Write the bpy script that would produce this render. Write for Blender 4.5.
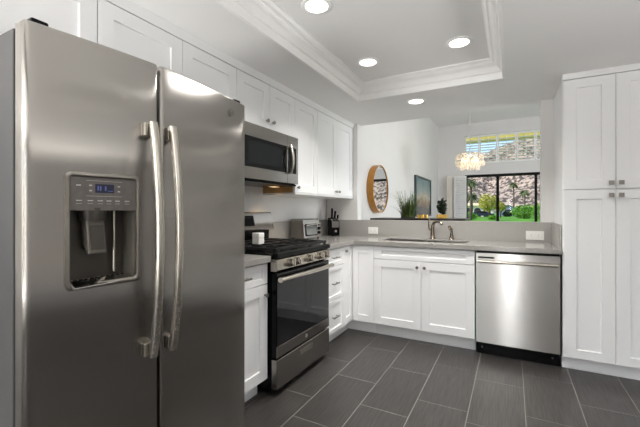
import bpy, bmesh, math, random
from mathutils import Vector, Matrix, noise
random.seed(7)
PI = math.pi
for o in list(bpy.data.objects):
    bpy.data.objects.remove(o)
S = bpy.context.scene
COL = S.collection

# ------------------------------------------------------------------ camera, world, lights, exposure
CAM_H = 1.22
YAW = math.radians(28.4)
cd = bpy.data.cameras.new('camera')
cd.sensor_width = 36.0
cd.lens = 354.6 / 640 * 36.0
cd.shift_y = -2.5 / 640
cd.clip_end = 3000
cd.clip_start = 0.02
cam = bpy.data.objects.new('camera', cd)
cam.location = (0, 0, CAM_H)
cam.rotation_euler = (PI / 2, 0, YAW)
COL.objects.link(cam)
S.camera = cam

S.view_settings.view_transform = 'Standard'
S.view_settings.look = 'None'
S.view_settings.gamma = 1.0
S.view_settings.use_curve_mapping = False
S.view_settings.exposure = 0.45
S.cycles.use_denoising = True
S.cycles.max_bounces = 10
S.cycles.diffuse_bounces = 5
S.cycles.glossy_bounces = 5
S.cycles.transparent_max_bounces = 16
S.cycles.sample_clamp_indirect = 6.0
S.cycles.caustics_reflective = False
S.cycles.caustics_refractive = False

w = bpy.data.worlds.new('sky')
S.world = w
w.use_nodes = True
nt = w.node_tree
nt.nodes.clear()
sky = nt.nodes.new('ShaderNodeTexSky')
sky.sky_type = 'NISHITA'
sky.sun_disc = False
sky.sun_elevation = math.radians(48)
sky.sun_rotation = math.radians(250)
sky.air_density = 1.0
sky.dust_density = 0.4
sky.ozone_density = 2.0
bg = nt.nodes.new('ShaderNodeBackground')
bg.inputs['Strength'].default_value = 0.2
wo = nt.nodes.new('ShaderNodeOutputWorld')
nt.links.new(sky.outputs[0], bg.inputs[0])
nt.links.new(bg.outputs[0], wo.inputs[0])


def area(name, loc, rot, sx, sy, power, color=(1, 1, 1), spread=None, shape='RECTANGLE'):
    l = bpy.data.lights.new(name, 'AREA')
    l.shape = shape
    l.size = sx
    if shape in ('RECTANGLE', 'ELLIPSE'):
        l.size_y = sy
    l.energy = power
    l.color = color
    if spread:
        l.spread = spread
    o = bpy.data.objects.new(name, l)
    o.location = loc
    o.rotation_euler = rot
    COL.objects.link(o)
    return o


sl = bpy.data.lights.new('sun', 'SUN')
sl.energy = 3.1
sl.angle = math.radians(0.6)
sl.color = (1.0, 0.95, 0.86)
so = bpy.data.objects.new('sun', sl)
so.rotation_euler = Vector((0.75, 0.45, -0.85)).to_track_quat('-Z', 'Y').to_euler()
COL.objects.link(so)
# near window daylight, plus fill lamps added in unseen near, right and dining openings
area('added_fill_near', (-1.50, -2.95, 0.45), (PI / 2 + 1.25, 0, 0), 0.85, 0.6, 230, (1.0, 0.99, 0.975), spread=math.radians(125))  # added fill aimed upward to brighten the kitchen ceiling
area('daylight_near_window', (-0.08, -2.7, 1.2), (PI / 2, 0, 0), 0.12, 1.9, 17, (1.0, 0.995, 0.985))
area('added_fill_right', (2.95, 0.6, 0.7), (0, PI / 2 + 1.1, 0), 1.0, 2.4, 45, (1.0, 0.995, 0.985), spread=math.radians(110))  # added fill from the right, tilted up to lift the ceiling
area('added_fill_dining', (4.05, 6.2, 1.75), (0, PI / 2, 0), 2.8, 3.2, 135, (0.97, 0.985, 1.0))  # added side fill that brightens the dining room

# ------------------------------------------------------------------ materials


def lin(c):
    return tuple(((v / 12.92) if v <= 0.04045 else ((v + 0.055) / 1.055) ** 2.4) for v in (x / 255 for x in c))


def mat(name, rgb, rough=0.5, metal=0.0, var=0.04, scale=8.0, stretch=(1, 1, 1), bump=0.0, bscale=None, spec=0.5, aniso=0.0, coat=0.0):
    """Principled material with a procedural noise in colour (and optional bump). rgb is sRGB 0-255."""
    m = bpy.data.materials.new(name)
    m.use_nodes = True
    n = m.node_tree
    b = n.nodes['Principled BSDF']
    c = lin(rgb)
    tc = n.nodes.new('ShaderNodeTexCoord')
    mp = n.nodes.new('ShaderNodeMapping')
    mp.inputs['Scale'].default_value = stretch
    n.links.new(tc.outputs['Object'], mp.inputs[0])
    nz = n.nodes.new('ShaderNodeTexNoise')
    nz.inputs['Scale'].default_value = scale
    nz.inputs['Detail'].default_value = 4
    n.links.new(mp.outputs[0], nz.inputs['Vector'])
    rp = n.nodes.new('ShaderNodeValToRGB')
    lo = [max(0, v * (1 - var)) for v in c]
    hi = [min(1, v * (1 + var)) for v in c]
    rp.color_ramp.elements[0].position = 0.3
    rp.color_ramp.elements[1].position = 0.7
    rp.color_ramp.elements[0].color = (*lo, 1)
    rp.color_ramp.elements[1].color = (*hi, 1)
    n.links.new(nz.outputs['Fac'], rp.inputs[0])
    n.links.new(rp.outputs[0], b.inputs['Base Color'])
    b.inputs['Roughness'].default_value = rough
    b.inputs['Metallic'].default_value = metal
    b.inputs['Specular IOR Level'].default_value = spec
    if coat:
        b.inputs['Coat Weight'].default_value = coat
        b.inputs['Coat Roughness'].default_value = 0.08
    if aniso:
        b.inputs['Anisotropic'].default_value = aniso
    if bump:
        nb = n.nodes.new('ShaderNodeTexNoise')
        nb.inputs['Scale'].default_value = bscale or scale * 4
        nb.inputs['Detail'].default_value = 3
        n.links.new(mp.outputs[0], nb.inputs['Vector'])
        bp = n.nodes.new('ShaderNodeBump')
        bp.inputs['Strength'].default_value = bump
        bp.inputs['Distance'].default_value = 0.002
        n.links.new(nb.outputs['Fac'], bp.inputs['Height'])
        n.links.new(bp.outputs[0], b.inputs['Normal'])
    return m


def steel(name, rgb, rough, axis, aniso=0.5, rot=0.0):
    """brushed stainless: fine streak noise along one axis drives roughness and colour."""
    st = {'x': (3, 900, 900), 'y': (900, 3, 900), 'z': (900, 900, 3)}[axis]
    m = mat(name, rgb, rough, 1.0, 0.03, 1.0, st)
    n = m.node_tree
    b = n.nodes['Principled BSDF']
    nz = [x for x in n.nodes if x.type == 'TEX_NOISE'][0]
    mr = n.nodes.new('ShaderNodeMapRange')
    mr.inputs['To Min'].default_value = rough * 0.95
    mr.inputs['To Max'].default_value = rough * 1.05
    n.links.new(nz.outputs['Fac'], mr.inputs['Value'])
    n.links.new(mr.outputs[0], b.inputs['Roughness'])
    if aniso:
        b.inputs['Anisotropic'].default_value = aniso
        b.inputs['Anisotropic Rotation'].default_value = rot
        tg = n.nodes.new('ShaderNodeTangent')
        tg.direction_type = 'RADIAL'
        tg.axis = 'Z'
        n.links.new(tg.outputs[0], b.inputs['Tangent'])
    return m


def emit(name, rgb, strength):
    m = bpy.data.materials.new(name)
    m.use_nodes = True
    b = m.node_tree.nodes['Principled BSDF']
    c = lin(rgb)
    b.inputs['Base Color'].default_value = (*c, 1)
    b.inputs['Emission Color'].default_value = (*c, 1)
    b.inputs['Emission Strength'].default_value = strength
    return m


def clear_glass(name, tint=(1, 1, 1), refl=1.0):
    """thin window glass: fresnel mix of transparent and glossy."""
    m = bpy.data.materials.new(name)
    m.use_nodes = True
    n = m.node_tree
    n.nodes.clear()
    out = n.nodes.new('ShaderNodeOutputMaterial')
    tr = n.nodes.new('ShaderNodeBsdfTransparent')
    tr.inputs[0].default_value = (*tint, 1)
    gl = n.nodes.new('ShaderNodeBsdfGlossy')
    gl.inputs['Roughness'].default_value = 0.02
    fr = n.nodes.new('ShaderNodeFresnel')
    fr.inputs[0].default_value = 1.12
    mx = n.nodes.new('ShaderNodeMixShader')
    n.links.new(fr.outputs[0], mx.inputs[0])
    n.links.new(tr.outputs[0], mx.inputs[1])
    n.links.new(gl.outputs[0], mx.inputs[2])
    n.links.new(mx.outputs[0], out.inputs[0])
    return m


M = {}
M['wall'] = mat('painted_wall', (231, 229, 227), 0.55, var=0.012, scale=3, bump=0.04, bscale=180)
M['wall_warm'] = M['wall']
M['ceil'] = mat('painted_ceiling', (240, 239, 237), 0.6, var=0.012, scale=2, bump=0.05, bscale=160)
M['trim'] = mat('white_trim', (248, 247, 245), 0.35, var=0.01)
M['cab'] = mat('white_cabinet_paint', (246, 246, 246), 0.32, var=0.012, scale=2)
M['cabin'] = mat('cabinet_interior', (205, 190, 165), 0.5, var=0.05)
M['tan'] = mat('raw_maple_side', (196, 158, 108), 0.5, var=0.12, scale=3, stretch=(3, 3, 30))
M['granite'] = mat('grey_quartz', (156, 153, 148), 0.16, var=0.16, scale=140, spec=0.5)
M['steel_h'] = steel('brushed_stainless', (163, 159, 154), 0.25, 'y', 0.95, 0.0)
M['steel_dw'] = steel('brushed_stainless_panel', (205, 203, 200), 0.26, 'x', 0.92, 0.25)
M['steel_handle'] = steel('satin_stainless', (196, 190, 180), 0.27, 'z', 0.0)
M['chrome'] = mat('polished_steel', (215, 212, 208), 0.12, 1.0, 0.02)
M['nickel'] = mat('brushed_nickel', (150, 145, 138), 0.3, 1.0, 0.04)
M['bronze_nickel'] = mat('dark_nickel', (140, 128, 115), 0.22, 1.0, 0.05)
M['black'] = mat('black_enamel', (9, 9, 10), 0.2, var=0.1, spec=0.15)
M['iron'] = mat('cast_iron', (22, 22, 23), 0.55, var=0.2, scale=40, bump=0.2)
M['blackglass'] = mat('black_glass', (9, 10, 12), 0.05, var=0.05, spec=0.3)
M['ovenglass'] = mat('oven_glass', (20, 21, 24), 0.05, var=0.05, spec=0.42)
M['grey_side'] = mat('grey_case_paint', (74, 74, 74), 0.45, 0.0, 0.03, spec=0.3)
M['charcoal'] = mat('charcoal_plastic', (104, 99, 94), 0.4, 0.1, 0.12, scale=60)
M['darkplastic'] = mat('dark_plastic', (72, 68, 62), 0.3, var=0.08)
M['midplastic'] = mat('grey_plastic', (112, 107, 99), 0.28, 0.2, 0.05)
M['whiteplastic'] = mat('white_plastic', (240, 239, 235), 0.35, var=0.01)
M['ceramic'] = mat('white_ceramic', (238, 237, 232), 0.15, var=0.02)
M['display'] = emit('blue_lcd', (22, 24, 48), 0.25)
M['digit'] = emit('lcd_digits', (84, 96, 150), 0.2)
M['icon'] = mat('pale_print', (190, 187, 182), 0.5, var=0.02)
M['granite_splash'] = mat('grey_quartz_splash', (168, 165, 160), 0.4, var=0.16, scale=140, spec=0.35)
M['lens'] = emit('lamp_lens', (255, 250, 240), 3.0)
M['wood_mirror'] = mat('oak_rim', (188, 128, 46), 0.4, var=0.18, scale=6, stretch=(8, 8, 2))
M['mirror'] = mat('mirror_glass', (235, 238, 238), 0.01, 1.0, 0.0)
M['darkwood'] = mat('dark_walnut', (40, 33, 31), 0.3, var=0.25, scale=4, stretch=(1, 12, 12))
M['gold'] = mat('gold_leaf', (232, 188, 96), 0.3, 0.85, 0.08)
M['leaf_dark'] = mat('dark_leaf', (38, 56, 30), 0.5, var=0.3, scale=12)
M['grassblade'] = mat('reed_grass', (98, 118, 58), 0.5, var=0.45, scale=9)
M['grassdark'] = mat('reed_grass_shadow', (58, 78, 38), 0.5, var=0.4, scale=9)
M['pot'] = mat('grey_planter', (70, 66, 62), 0.5, var=0.1)
M['blackframe'] = mat('black_aluminium', (9, 9, 9), 0.5, var=0.1, spec=0.2)
M['glass'] = clear_glass('window_glass')
M['crystal'] = clear_glass('crystal', (0.97, 0.96, 0.94))
n = M['crystal'].node_tree
mx = [x for x in n.nodes if x.type == 'MIX_SHADER'][0]
tl = n.nodes.new('ShaderNodeBsdfTranslucent')
tl.inputs[0].default_value = (0.95, 0.93, 0.9, 1)
df = n.nodes.new('ShaderNodeBsdfDiffuse')
df.inputs[0].default_value = (0.95, 0.94, 0.92, 1)
m1 = n.nodes.new('ShaderNodeMixShader')
m1.inputs[0].default_value = 0.5
n.links.new(tl.outputs[0], m1.inputs[1])
n.links.new(df.outputs[0], m1.inputs[2])
m2 = n.nodes.new('ShaderNodeMixShader')
m2.inputs[0].default_value = 0.45
n.links.new(mx.outputs[0], m2.inputs[1])
n.links.new(m1.outputs[0], m2.inputs[2])
n.links.new(m2.outputs[0], [x for x in n.nodes if x.type == 'OUTPUT_MATERIAL'][0].inputs[0])
M['bulb'] = emit('warm_bulb', (255, 208, 140), 5.0)
M['shutter'] = mat('white_shutter', (247, 247, 246), 0.4, var=0.01)
M['eave'] = mat('patio_eave', (206, 186, 96), 0.7, var=0.15, scale=3)
M['lawn'] = mat('lawn_grass', (92, 148, 8), 0.8, var=0.45, scale=0.35)
M['rock'] = mat('desert_rock', (146, 129, 115), 0.9, var=0.7, scale=0.33)
_r = [x for x in M['rock'].node_tree.nodes if x.type == 'VALTORGB'][0].color_ramp
_r.elements[0].position = 0.44
_r.elements[1].position = 0.56
M['palm'] = mat('palm_frond', (92, 100, 58), 0.6, var=0.6, scale=5)
M['trunk'] = mat('palm_trunk', (88, 72, 58), 0.8, var=0.3, scale=3)
M['bush'] = mat('bright_bush', (98, 150, 30), 0.6, var=0.7, scale=3.5)
M['yellowtree'] = mat('palo_verde_leaf', (176, 170, 60), 0.6, var=0.6, scale=3.5)
M['stucco'] = mat('pale_stucco', (222, 210, 196), 0.8, var=0.06)
M['bluegrey'] = mat('blue_grey_siding', (128, 142, 166), 0.7, var=0.1)
M['roofing'] = mat('cream_roof', (226, 208, 160), 0.8, var=0.1)
M['darkvoid'] = mat('dark_opening', (52, 48, 46), 0.8, var=0.1)
M['carpaint'] = mat('navy_car_paint', (34, 42, 66), 0.2, 0.2, 0.05)
M['rubber'] = mat('tyre_rubber', (22, 22, 22), 0.8, var=0.1)

# floor tile material: linear grain along Y, tone per tile from a mesh attribute
fm = mat('charcoal_wood_look_tile', (62, 59, 57), 0.33, var=0.42, scale=1.0, stretch=(120, 5, 1), spec=0.4)
n = fm.node_tree
b = n.nodes['Principled BSDF']
at = n.nodes.new('ShaderNodeAttribute')
at.attribute_name = 'tone'
hs = n.nodes.new('ShaderNodeHueSaturation')
n.links.new(at.outputs['Fac'], hs.inputs['Value'])
rp = [x for x in n.nodes if x.type == 'VALTORGB'][0]
n.links.new(rp.outputs[0], hs.inputs['Color'])
n.links.new(hs.outputs[0], b.inputs['Base Color'])
M['tile'] = fm
M['grout'] = mat('grey_grout', (140, 136, 130), 0.8, var=0.06, scale=30)

# abstract landscape for the framed picture
pm = bpy.data.materials.new('painted_canvas')
pm.use_nodes = True
n = pm.node_tree
b = n.nodes['Principled BSDF']
tc = n.nodes.new('ShaderNodeTexCoord')
sp = n.nodes.new('ShaderNodeSeparateXYZ')
n.links.new(tc.outputs['Object'], sp.inputs[0])
nz = n.nodes.new('ShaderNodeTexNoise')
nz.inputs['Scale'].default_value = 3.0
nz.inputs['Detail'].default_value = 6
n.links.new(tc.outputs['Object'], nz.inputs['Vector'])
ad = n.nodes.new('ShaderNodeMath')
ad.operation = 'MULTIPLY_ADD'
ad.inputs[1].default_value = 0.35
n.links.new(nz.outputs['Fac'], ad.inputs[0])
n.links.new(sp.outputs['Z'], ad.inputs[2])
rp = n.nodes.new('ShaderNodeValToRGB')
cr = rp.color_ramp
cr.elements[0].position = 0.10
cr.elements[0].color = (*lin((70, 66, 70)), 1)
cr.elements[1].position = 1.0
cr.elements[1].color = (*lin((96, 128, 132)), 1)
for p_, c_ in ((0.35, (92, 86, 86)), (0.5, (150, 124, 100)), (0.62, (188, 180, 160)), (0.8, (140, 158, 156))):
    e = cr.elements.new(p_)
    e.color = (*lin(c_), 1)
n.links.new(ad.outputs[0], rp.inputs[0])
n.links.new(rp.outputs[0], b.inputs['Base Color'])
b.inputs['Roughness'].default_value = 0.25
M['canvas'] = pm

# ------------------------------------------------------------------ builders


def box(bm, x0, x1, y0, y1, z0, z1):
    vs = [bm.verts.new(p) for p in ((x0, y0, z0), (x1, y0, z0), (x1, y1, z0), (x0, y1, z0), (x0, y0, z1), (x1, y0, z1), (x1, y1, z1), (x0, y1, z1))]
    for f in ((0, 3, 2, 1), (4, 5, 6, 7), (0, 1, 5, 4), (1, 2, 6, 5), (2, 3, 7, 6), (3, 0, 4, 7)):
        bm.faces.new([vs[i] for i in f])
    return bm


def nb():
    return bmesh.new()


def bx(*a):
    return box(nb(), *a)


def cyl(bm, c, axis, r, h, seg=24, r2=None):
    """capped cylinder / cone starting at c and running h along axis ('x','y','z' or vector)."""
    ax = {'x': Vector((1, 0, 0)), 'y': Vector((0, 1, 0)), 'z': Vector((0, 0, 1))}.get(axis) if isinstance(axis, str) else Vector(axis).normalized()
    q = ax.to_track_quat('Z', 'Y').to_matrix()
    r2 = r if r2 is None else r2
    c = Vector(c)
    a = []
    d = []
    for i in range(seg):
        t = 2 * PI * i / seg
        v = q @ Vector((math.cos(t), math.sin(t), 0))
        a.append(bm.verts.new(c + v * r))
        d.append(bm.verts.new(c + v * r2 + ax * h))
    for i in range(seg):
        j = (i + 1) % seg
        bm.faces.new((a[i], a[j], d[j], d[i]))
    bm.faces.new(a[::-1])
    bm.faces.new(d)
    return bm


def tube(bm, pts, r, seg=10, radii=None, flat=1.0):
    """round tube through points."""
    pts = [Vector(p) for p in pts]
    rings = []
    up = Vector((0, 0, 1))
    prev = None
    for i, p in enumerate(pts):
        d = (pts[min(i + 1, len(pts) - 1)] - pts[max(i - 1, 0)]).normalized()
        if prev is None:
            ref = up if abs(d.z) < 0.9 else Vector((1, 0, 0))
            u = d.cross(ref).normalized()
        else:
            u = (prev - d * prev.dot(d)).normalized()
        prev = u
        v = d.cross(u)
        rr = radii[i] if radii else r
        rings.append([bm.verts.new(p + u * math.cos(2 * PI * k / seg) * rr + v * math.sin(2 * PI * k / seg) * rr * flat) for k in range(seg)])
    for a, c in zip(rings, rings[1:]):
        for k in range(seg):
            l = (k + 1) % seg
            bm.faces.new((a[k], a[l], c[l], c[k]))
    bm.faces.new(rings[0][::-1])
    bm.faces.new(rings[-1])
    return bm


def lathe(bm, c, prof, seg=28, axis='z'):
    """surface of revolution about a vertical axis at c; prof = [(r,z)]."""
    c = Vector(c)
    rings = []
    for r, z in prof:
        r = max(r, 1e-4)
        ring = []
        for k in range(seg):
            t = 2 * PI * k / seg
            p = Vector((r * math.cos(t), r * math.sin(t), z))
            if axis == 'x':
                p = Vector((p.z, p.x, p.y))
            elif axis == 'y':
                p = Vector((p.y, p.z, p.x))
            ring.append(bm.verts.new(c + p))
        rings.append(ring)
    for a, d in zip(rings, rings[1:]):
        for k in range(seg):
            l = (k + 1) % seg
            bm.faces.new((a[k], a[l], d[l], d[k]))
    bm.faces.new(rings[0][::-1])
    bm.faces.new(rings[-1])
    return bm


def prism(bm, poly, lo, hi, plane='xz'):
    """extrude a polygon. plane 'xz': poly=(x,z) along y; 'yz': (y,z) along x; 'xy': along z."""
    def P(a, c, t):
        return {'xz': (a, t, c), 'yz': (t, a, c), 'xy': (a, c, t)}[plane]
    A = [bm.verts.new(P(a, c, lo)) for a, c in poly]
    B = [bm.verts.new(P(a, c, hi)) for a, c in poly]
    k = len(poly)
    for i in range(k):
        j = (i + 1) % k
        bm.faces.new((A[i], A[j], B[j], B[i]))
    bm.faces.new(A[::-1])
    bm.faces.new(B)
    return bm


def cells(bm, us, vs, filled, t0, t1, plane='xy'):
    """solid slab made of filled grid cells with no inner faces. plane says how (u,v,t) map to axes."""
    def P(u, v, t):
        return {'xy': (u, v, t), 'xz': (u, t, v), 'yz': (t, u, v)}[plane]
    cache = {}

    def V(i, j, k):
        key = (i, j, k)
        if key not in cache:
            cache[key] = bm.verts.new(P(us[i], vs[j], (t0, t1)[k]))
        return cache[key]
    nu, nv = len(us) - 1, len(vs) - 1
    F = {(i, j) for i in range(nu) for j in range(nv) if filled(i, j)}
    for i, j in F:
        bm.faces.new((V(i, j, 0), V(i, j + 1, 0), V(i + 1, j + 1, 0), V(i + 1, j, 0)))
        bm.faces.new((V(i, j, 1), V(i + 1, j, 1), V(i + 1, j + 1, 1), V(i, j + 1, 1)))
        for di, dj, e in ((-1, 0, ((i, j), (i, j + 1))), (1, 0, ((i + 1, j), (i + 1, j + 1))), (0, -1, ((i, j), (i + 1, j))), (0, 1, ((i, j + 1), (i + 1, j + 1)))):
            if (i + di, j + dj) not in F:
                (a, b_), (c, d) = e
                bm.faces.new((V(a, b_, 0), V(c, d, 0), V(c, d, 1), V(a, b_, 1)))
    return bm


def rot_about(bm, c, rot):
    m = Matrix.Translation(Vector(c)) @ rot.to_4x4() @ Matrix.Translation(-Vector(c))
    bmesh.ops.transform(bm, matrix=m, verts=bm.verts)
    return bm


def root_of(o):
    p = Vector((0, 0, 0))
    while o is not None:
        p += o.location
        o = o.parent
    return p


def obj(name, bm, m, parent=None, bevel=0.0, seg=2, loc=None, ang=38, tri=False):
    """links a bmesh (world coordinates) as one mesh object under parent."""
    bmesh.ops.recalc_face_normals(bm, faces=bm.faces)
    me = bpy.data.meshes.new(name)
    if parent is not None and loc is None:
        off = root_of(parent)
    else:
        off = Vector(loc) if loc is not None else Vector((0, 0, 0))
    bmesh.ops.translate(bm, vec=-off, verts=bm.verts)
    bm.to_mesh(me)
    bm.free()
    me.materials.append(m)
    for p in me.polygons:
        p.use_smooth = True
    me.set_sharp_from_angle(angle=math.radians(ang))
    o = bpy.data.objects.new(name, me)
    COL.objects.link(o)
    if parent is not None:
        o.parent = parent
    elif loc is not None:
        o.location = loc
    if bevel:
        md = o.modifiers.new('bevel', 'BEVEL')
        md.width = bevel
        md.segments = seg
        md.limit_method = 'ANGLE'
        md.angle_limit = math.radians(40)
        md.harden_normals = True
    return o


def thing(name, label, cat, loc, group=None):
    o = bpy.data.objects.new(name, None)
    o.empty_display_size = 0.1
    o.location = loc
    COL.objects.link(o)
    o['label'] = label
    o['category'] = cat
    if group:
        o['group'] = group
    return o


def tag(o, label, cat, group=None):
    o['label'] = label
    o['category'] = cat
    if group:
        o['group'] = group
    return o


def struct(name, bm, m, bevel=0.0, parent=None):
    o = obj(name, bm, m, parent, bevel)
    o['kind'] = 'structure'
    return o


# ------------------------------------------------------------------ key dimensions (metres, camera at the origin)
XW = -2.04          # left wall
XL = -1.41          # left run door faces
YB = 3.30           # back run door faces
YP = 3.95           # half wall
ZC = 2.265          # kitchen ceiling
ZT = 2.405          # tray ceiling
CT = 0.926          # counter top
CB = 0.886          # counter underside
SP = 1.113          # splash top
YD = 11.6           # dining far wall
ZD = 3.87           # dining ceiling
XR = 2.5
YN = -2.5
TX0, TX1, TY0, TY1 = -1.28, -0.055, -0.35, 3.13
XU = -1.685         # upper cabinet door faces
YS = 4.07           # far side of half wall

# ------------------------------------------------------------------ floor
bm = bmesh.new()
tone = bm.faces.layers.float.new('tone')
box(bm, XW - 0.1, XR + 0.1, YN - 0.1, YS, -0.06, -0.0008)
for f in bm.faces:
    f[tone] = 1.0
    f.material_index = 1
T = 0.305
g = 0.0024
offs = {-1: 2.02, 0: 2.393, 1: 2.09, 2: 2.32, 3: 2.206, 4: 2.44, 5: 2.14, 6: 2.36}
i0 = math.floor((XW + 1.148) / T)
for i in range(i0, 13):
    xa = -1.148 + i * T
    xb = xa + T
    off = offs.get(i - 0, 2.0 + (i * 0.237) % 0.61)
    k = math.floor((YN - off) / 0.61)
    while off + k * 0.61 < YS:
        ya = off + k * 0.61
        yb = ya + 0.61
        k += 1
        X0, X1, Y0, Y1 = max(xa + g, XW), min(xb - g, XR), max(ya + g, YN), min(yb - g, YS)
        if X1 - X0 < 0.01 or Y1 - Y0 < 0.01:
            continue
        t = random.uniform(0.9, 1.08)
        vs = [bm.verts.new(p) for p in ((X0, Y0, 0), (X1, Y0, 0), (X1, Y1, 0), (X0, Y1, 0))]
        lo = [bm.verts.new((v.co.x, v.co.y, -0.003)) for v in vs]
        fs = [bm.faces.new(vs)]
        for q in range(4):
            fs.append(bm.faces.new((vs[q], lo[q], lo[(q + 1) % 4], vs[(q + 1) % 4])))
        for f in fs:
            f[tone] = t
me = bpy.data.meshes.new('floor')
bm.to_mesh(me)
bm.free()
me.materials.append(M['tile'])
me.materials.append(M['grout'])
fl = bpy.data.objects.new('floor', me)
fl['kind'] = 'structure'
COL.objects.link(fl)
struct('floor_dining', bx(XW - 0.1, 4.2, YS, YD + 0.2, -0.06, 0), mat('pale_dining_tile', (176, 174, 172), 0.3, var=0.06))

# ------------------------------------------------------------------ walls, ceilings
struct('wall_left', bx(XW - 0.1, XW, YN - 0.1, YD + 0.2, 0, ZD), M['wall'])
# near wall with the window behind the camera and an opening added for fill
xs = [XW, -1.98, -1.02, -0.24, 0.08, XR]
zs = [0, 0.08, 2.15, ZC]
struct('wall_near', cells(nb(), xs, zs, lambda i, j: not (i in (1, 3) and j == 1), YN - 0.1, YN, 'xz'), M['wall'])
bm = nb()
for xa, xb in ((-1.98, -1.02), (-0.24, 0.08)):
    box(bm, xa, xb, YN - 0.08, YN - 0.04, 0.08, 0.13)
    box(bm, xa, xb, YN - 0.08, YN - 0.04, 2.10, 2.15)
    for x in (xa, xb - 0.04):
        box(bm, x, x + 0.04, YN - 0.08, YN - 0.04, 0.13, 2.10)
struct('window_and_added_opening', bm, M['trim'])  # frames the narrow window and the wider opening added for fill
# right wall with an unseen door opening added for fill light
ys = [YN, -0.6, 1.8, YS]
zs = [0, 2.1, ZC]
struct('wall_right', cells(nb(), ys, zs, lambda i, j: not (i == 1 and j == 0), XR, XR + 0.1, 'yz'), M['wall'])
bm = bx(XR + 0.03, XR + 0.07, -0.6, 1.8, 2.05, 2.1)
for y in (-0.6, 0.575, 1.75):
    box(bm, XR + 0.03, XR + 0.07, y, y + 0.05, 0, 2.05)
struct('added_door_1', bm, M['trim'])  # frame of the opening added for the right fill lamp
# half wall, wing and column at the peninsula, with the wall above the kitchen ceiling on the dining side
XA, XB = -1.625, 0.243
struct('wall_peninsula', cells(nb(), [XW, XA, XB, XR], [0, SP - 0.02, ZC], lambda i, j: j == 0 or i != 1, YP, YS, 'xz'), M['wall'])
# kitchen ceiling with the tray opening
struct('ceiling', cells(nb(), [XW, TX0, TX1, XR], [YN, TY0, TY1, YS], lambda i, j: not (i == 1 and j == 1), ZC, ZC + 0.04, 'xy'), M['ceil'])
struct('ceiling_tray', bx(TX0 - 0.02, TX1 + 0.02, TY0 - 0.02, TY1 + 0.02, ZT, ZT + 0.03), M['ceil'])


def sweep_rect(bm, prof, x0, x1, y0, y1):
    rings = []
    for d, z in prof:
        rings.append([bm.verts.new(p) for p in ((x0 + d, y0 + d, z), (x1 - d, y0 + d, z), (x1 - d, y1 - d, z), (x0 + d, y1 - d, z))])
    for a, c in zip(rings, rings[1:]):
        for k in range(4):
            l = (k + 1) % 4
            bm.faces.new((a[k], a[l], c[l], c[k]))
    return bm


prof = [(-0.012, ZC + 0.001), (-0.012, ZC - 0.006), (0.006, ZC - 0.006), (0.010, ZC + 0.004), (0.010, ZC + 0.045), (0.016, ZC + 0.050), (0.024, ZC + 0.052),
        (0.028, ZC + 0.060), (0.040, ZC + 0.080), (0.056, ZC + 0.094), (0.060, ZC + 0.096), (0.064, ZC + 0.104), (0.072, ZC + 0.106),
        (0.080, ZC + 0.122), (0.092, ZC + 0.128), (0.096, ZC + 0.130), (0.096, ZT)]
struct('trim_1', sweep_rect(nb(), prof, TX0, TX1, TY0, TY1), M['trim'])
# crown boards over the wall cabinets and over the pantry
bm = prism(nb(), [(XU - 0.30, 2.217), (XU + 0.004, 2.217), (XU + 0.006, 2.228), (XU + 0.018, 2.250), (XU + 0.018, ZC), (XU - 0.30, ZC)], 0.40, YP, 'xz')
struct('trim_2', bm, M['cab'])
# dining room shell
struct('ceiling_dining', bx(XW, 4.2, YS - 0.1, YD + 0.2, ZD, ZD + 0.05), M['ceil'])
struct('wall_header', bx(XW, 4.0, YS - 0.04, YS, ZC + 0.04, ZD), M['wall'])
xs = [XW, -1.26, 1.62, 4.1]
zs = [0, 2.31, 2.64, 3.50, ZD]
struct('wall_far', cells(nb(), xs, zs, lambda i, j: not (i == 1 and j in (0, 2)), YD, YD + 0.15, 'xz'), M['wall'])
ys = [YS, 4.5, 7.9, YD]
zs = [0, 0.35, 3.2, ZD]
struct('wall_right_dining', cells(nb(), ys, zs, lambda i, j: not (i == 1 and j == 1), 3.9, 4.0, 'yz'), M['wall'])  # unseen opening added to admit the dining fill lamp
bm = bx(3.93, 3.97, 4.5, 7.9, 0.35, 0.42)
box(bm, 3.93, 3.97, 4.5, 7.9, 3.13, 3.2)
for y in (4.5, 5.61, 6.72, 7.83):
    box(bm, 3.93, 3.97, y, y + 0.07, 0.42, 3.13)
struct('added_window_2', bm, M['trim'])  # frame of the added dining opening

# dining sliding door (black frame, glass)
bm = bx(-1.26, 1.62, YD + 0.02, YD + 0.11, 2.235, 2.31)
box(bm, -1.26, 1.62, YD + 0.02, YD + 0.11, 0, 0.05)
for x, ww in ((-1.26, 0.07), (-0.40, 0.075), (0.565, 0.065), (1.55, 0.07)):
    box(bm, x, x + ww, YD + 0.02, YD + 0.11, 0.05, 2.235)
d2 = struct('door_2', bm, M['blackframe'])
for i, (a, c) in enumerate(((-1.19, -0.40), (-0.325, 0.565), (0.63, 1.55))):
    obj('pane', bx(a, c, YD + 0.055, YD + 0.061, 0.05, 2.235), M['glass'], d2)
# transom window above it: white plantation shutters in five panels and glass behind
wx = [-1.26, -0.855, -0.371, 0.123, 0.587, 1.10, 1.62]
bm = bx(-1.26, 1.62, YD + 0.10, YD + 0.14, 2.64, 2.68)
box(bm, -1.26, 1.62, YD + 0.10, YD + 0.14, 3.46, 3.50)
w3 = struct('window_3', bm, M['trim'])
obj('pane', bx(-1.26, 1.62, YD + 0.117, YD + 0.122, 2.68, 3.46), M['glass'], w3)
nm = ['leftmost', 'second from the left', 'middle', 'fourth from the left', 'fifth, beside the white wall end', 'sixth']


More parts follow.
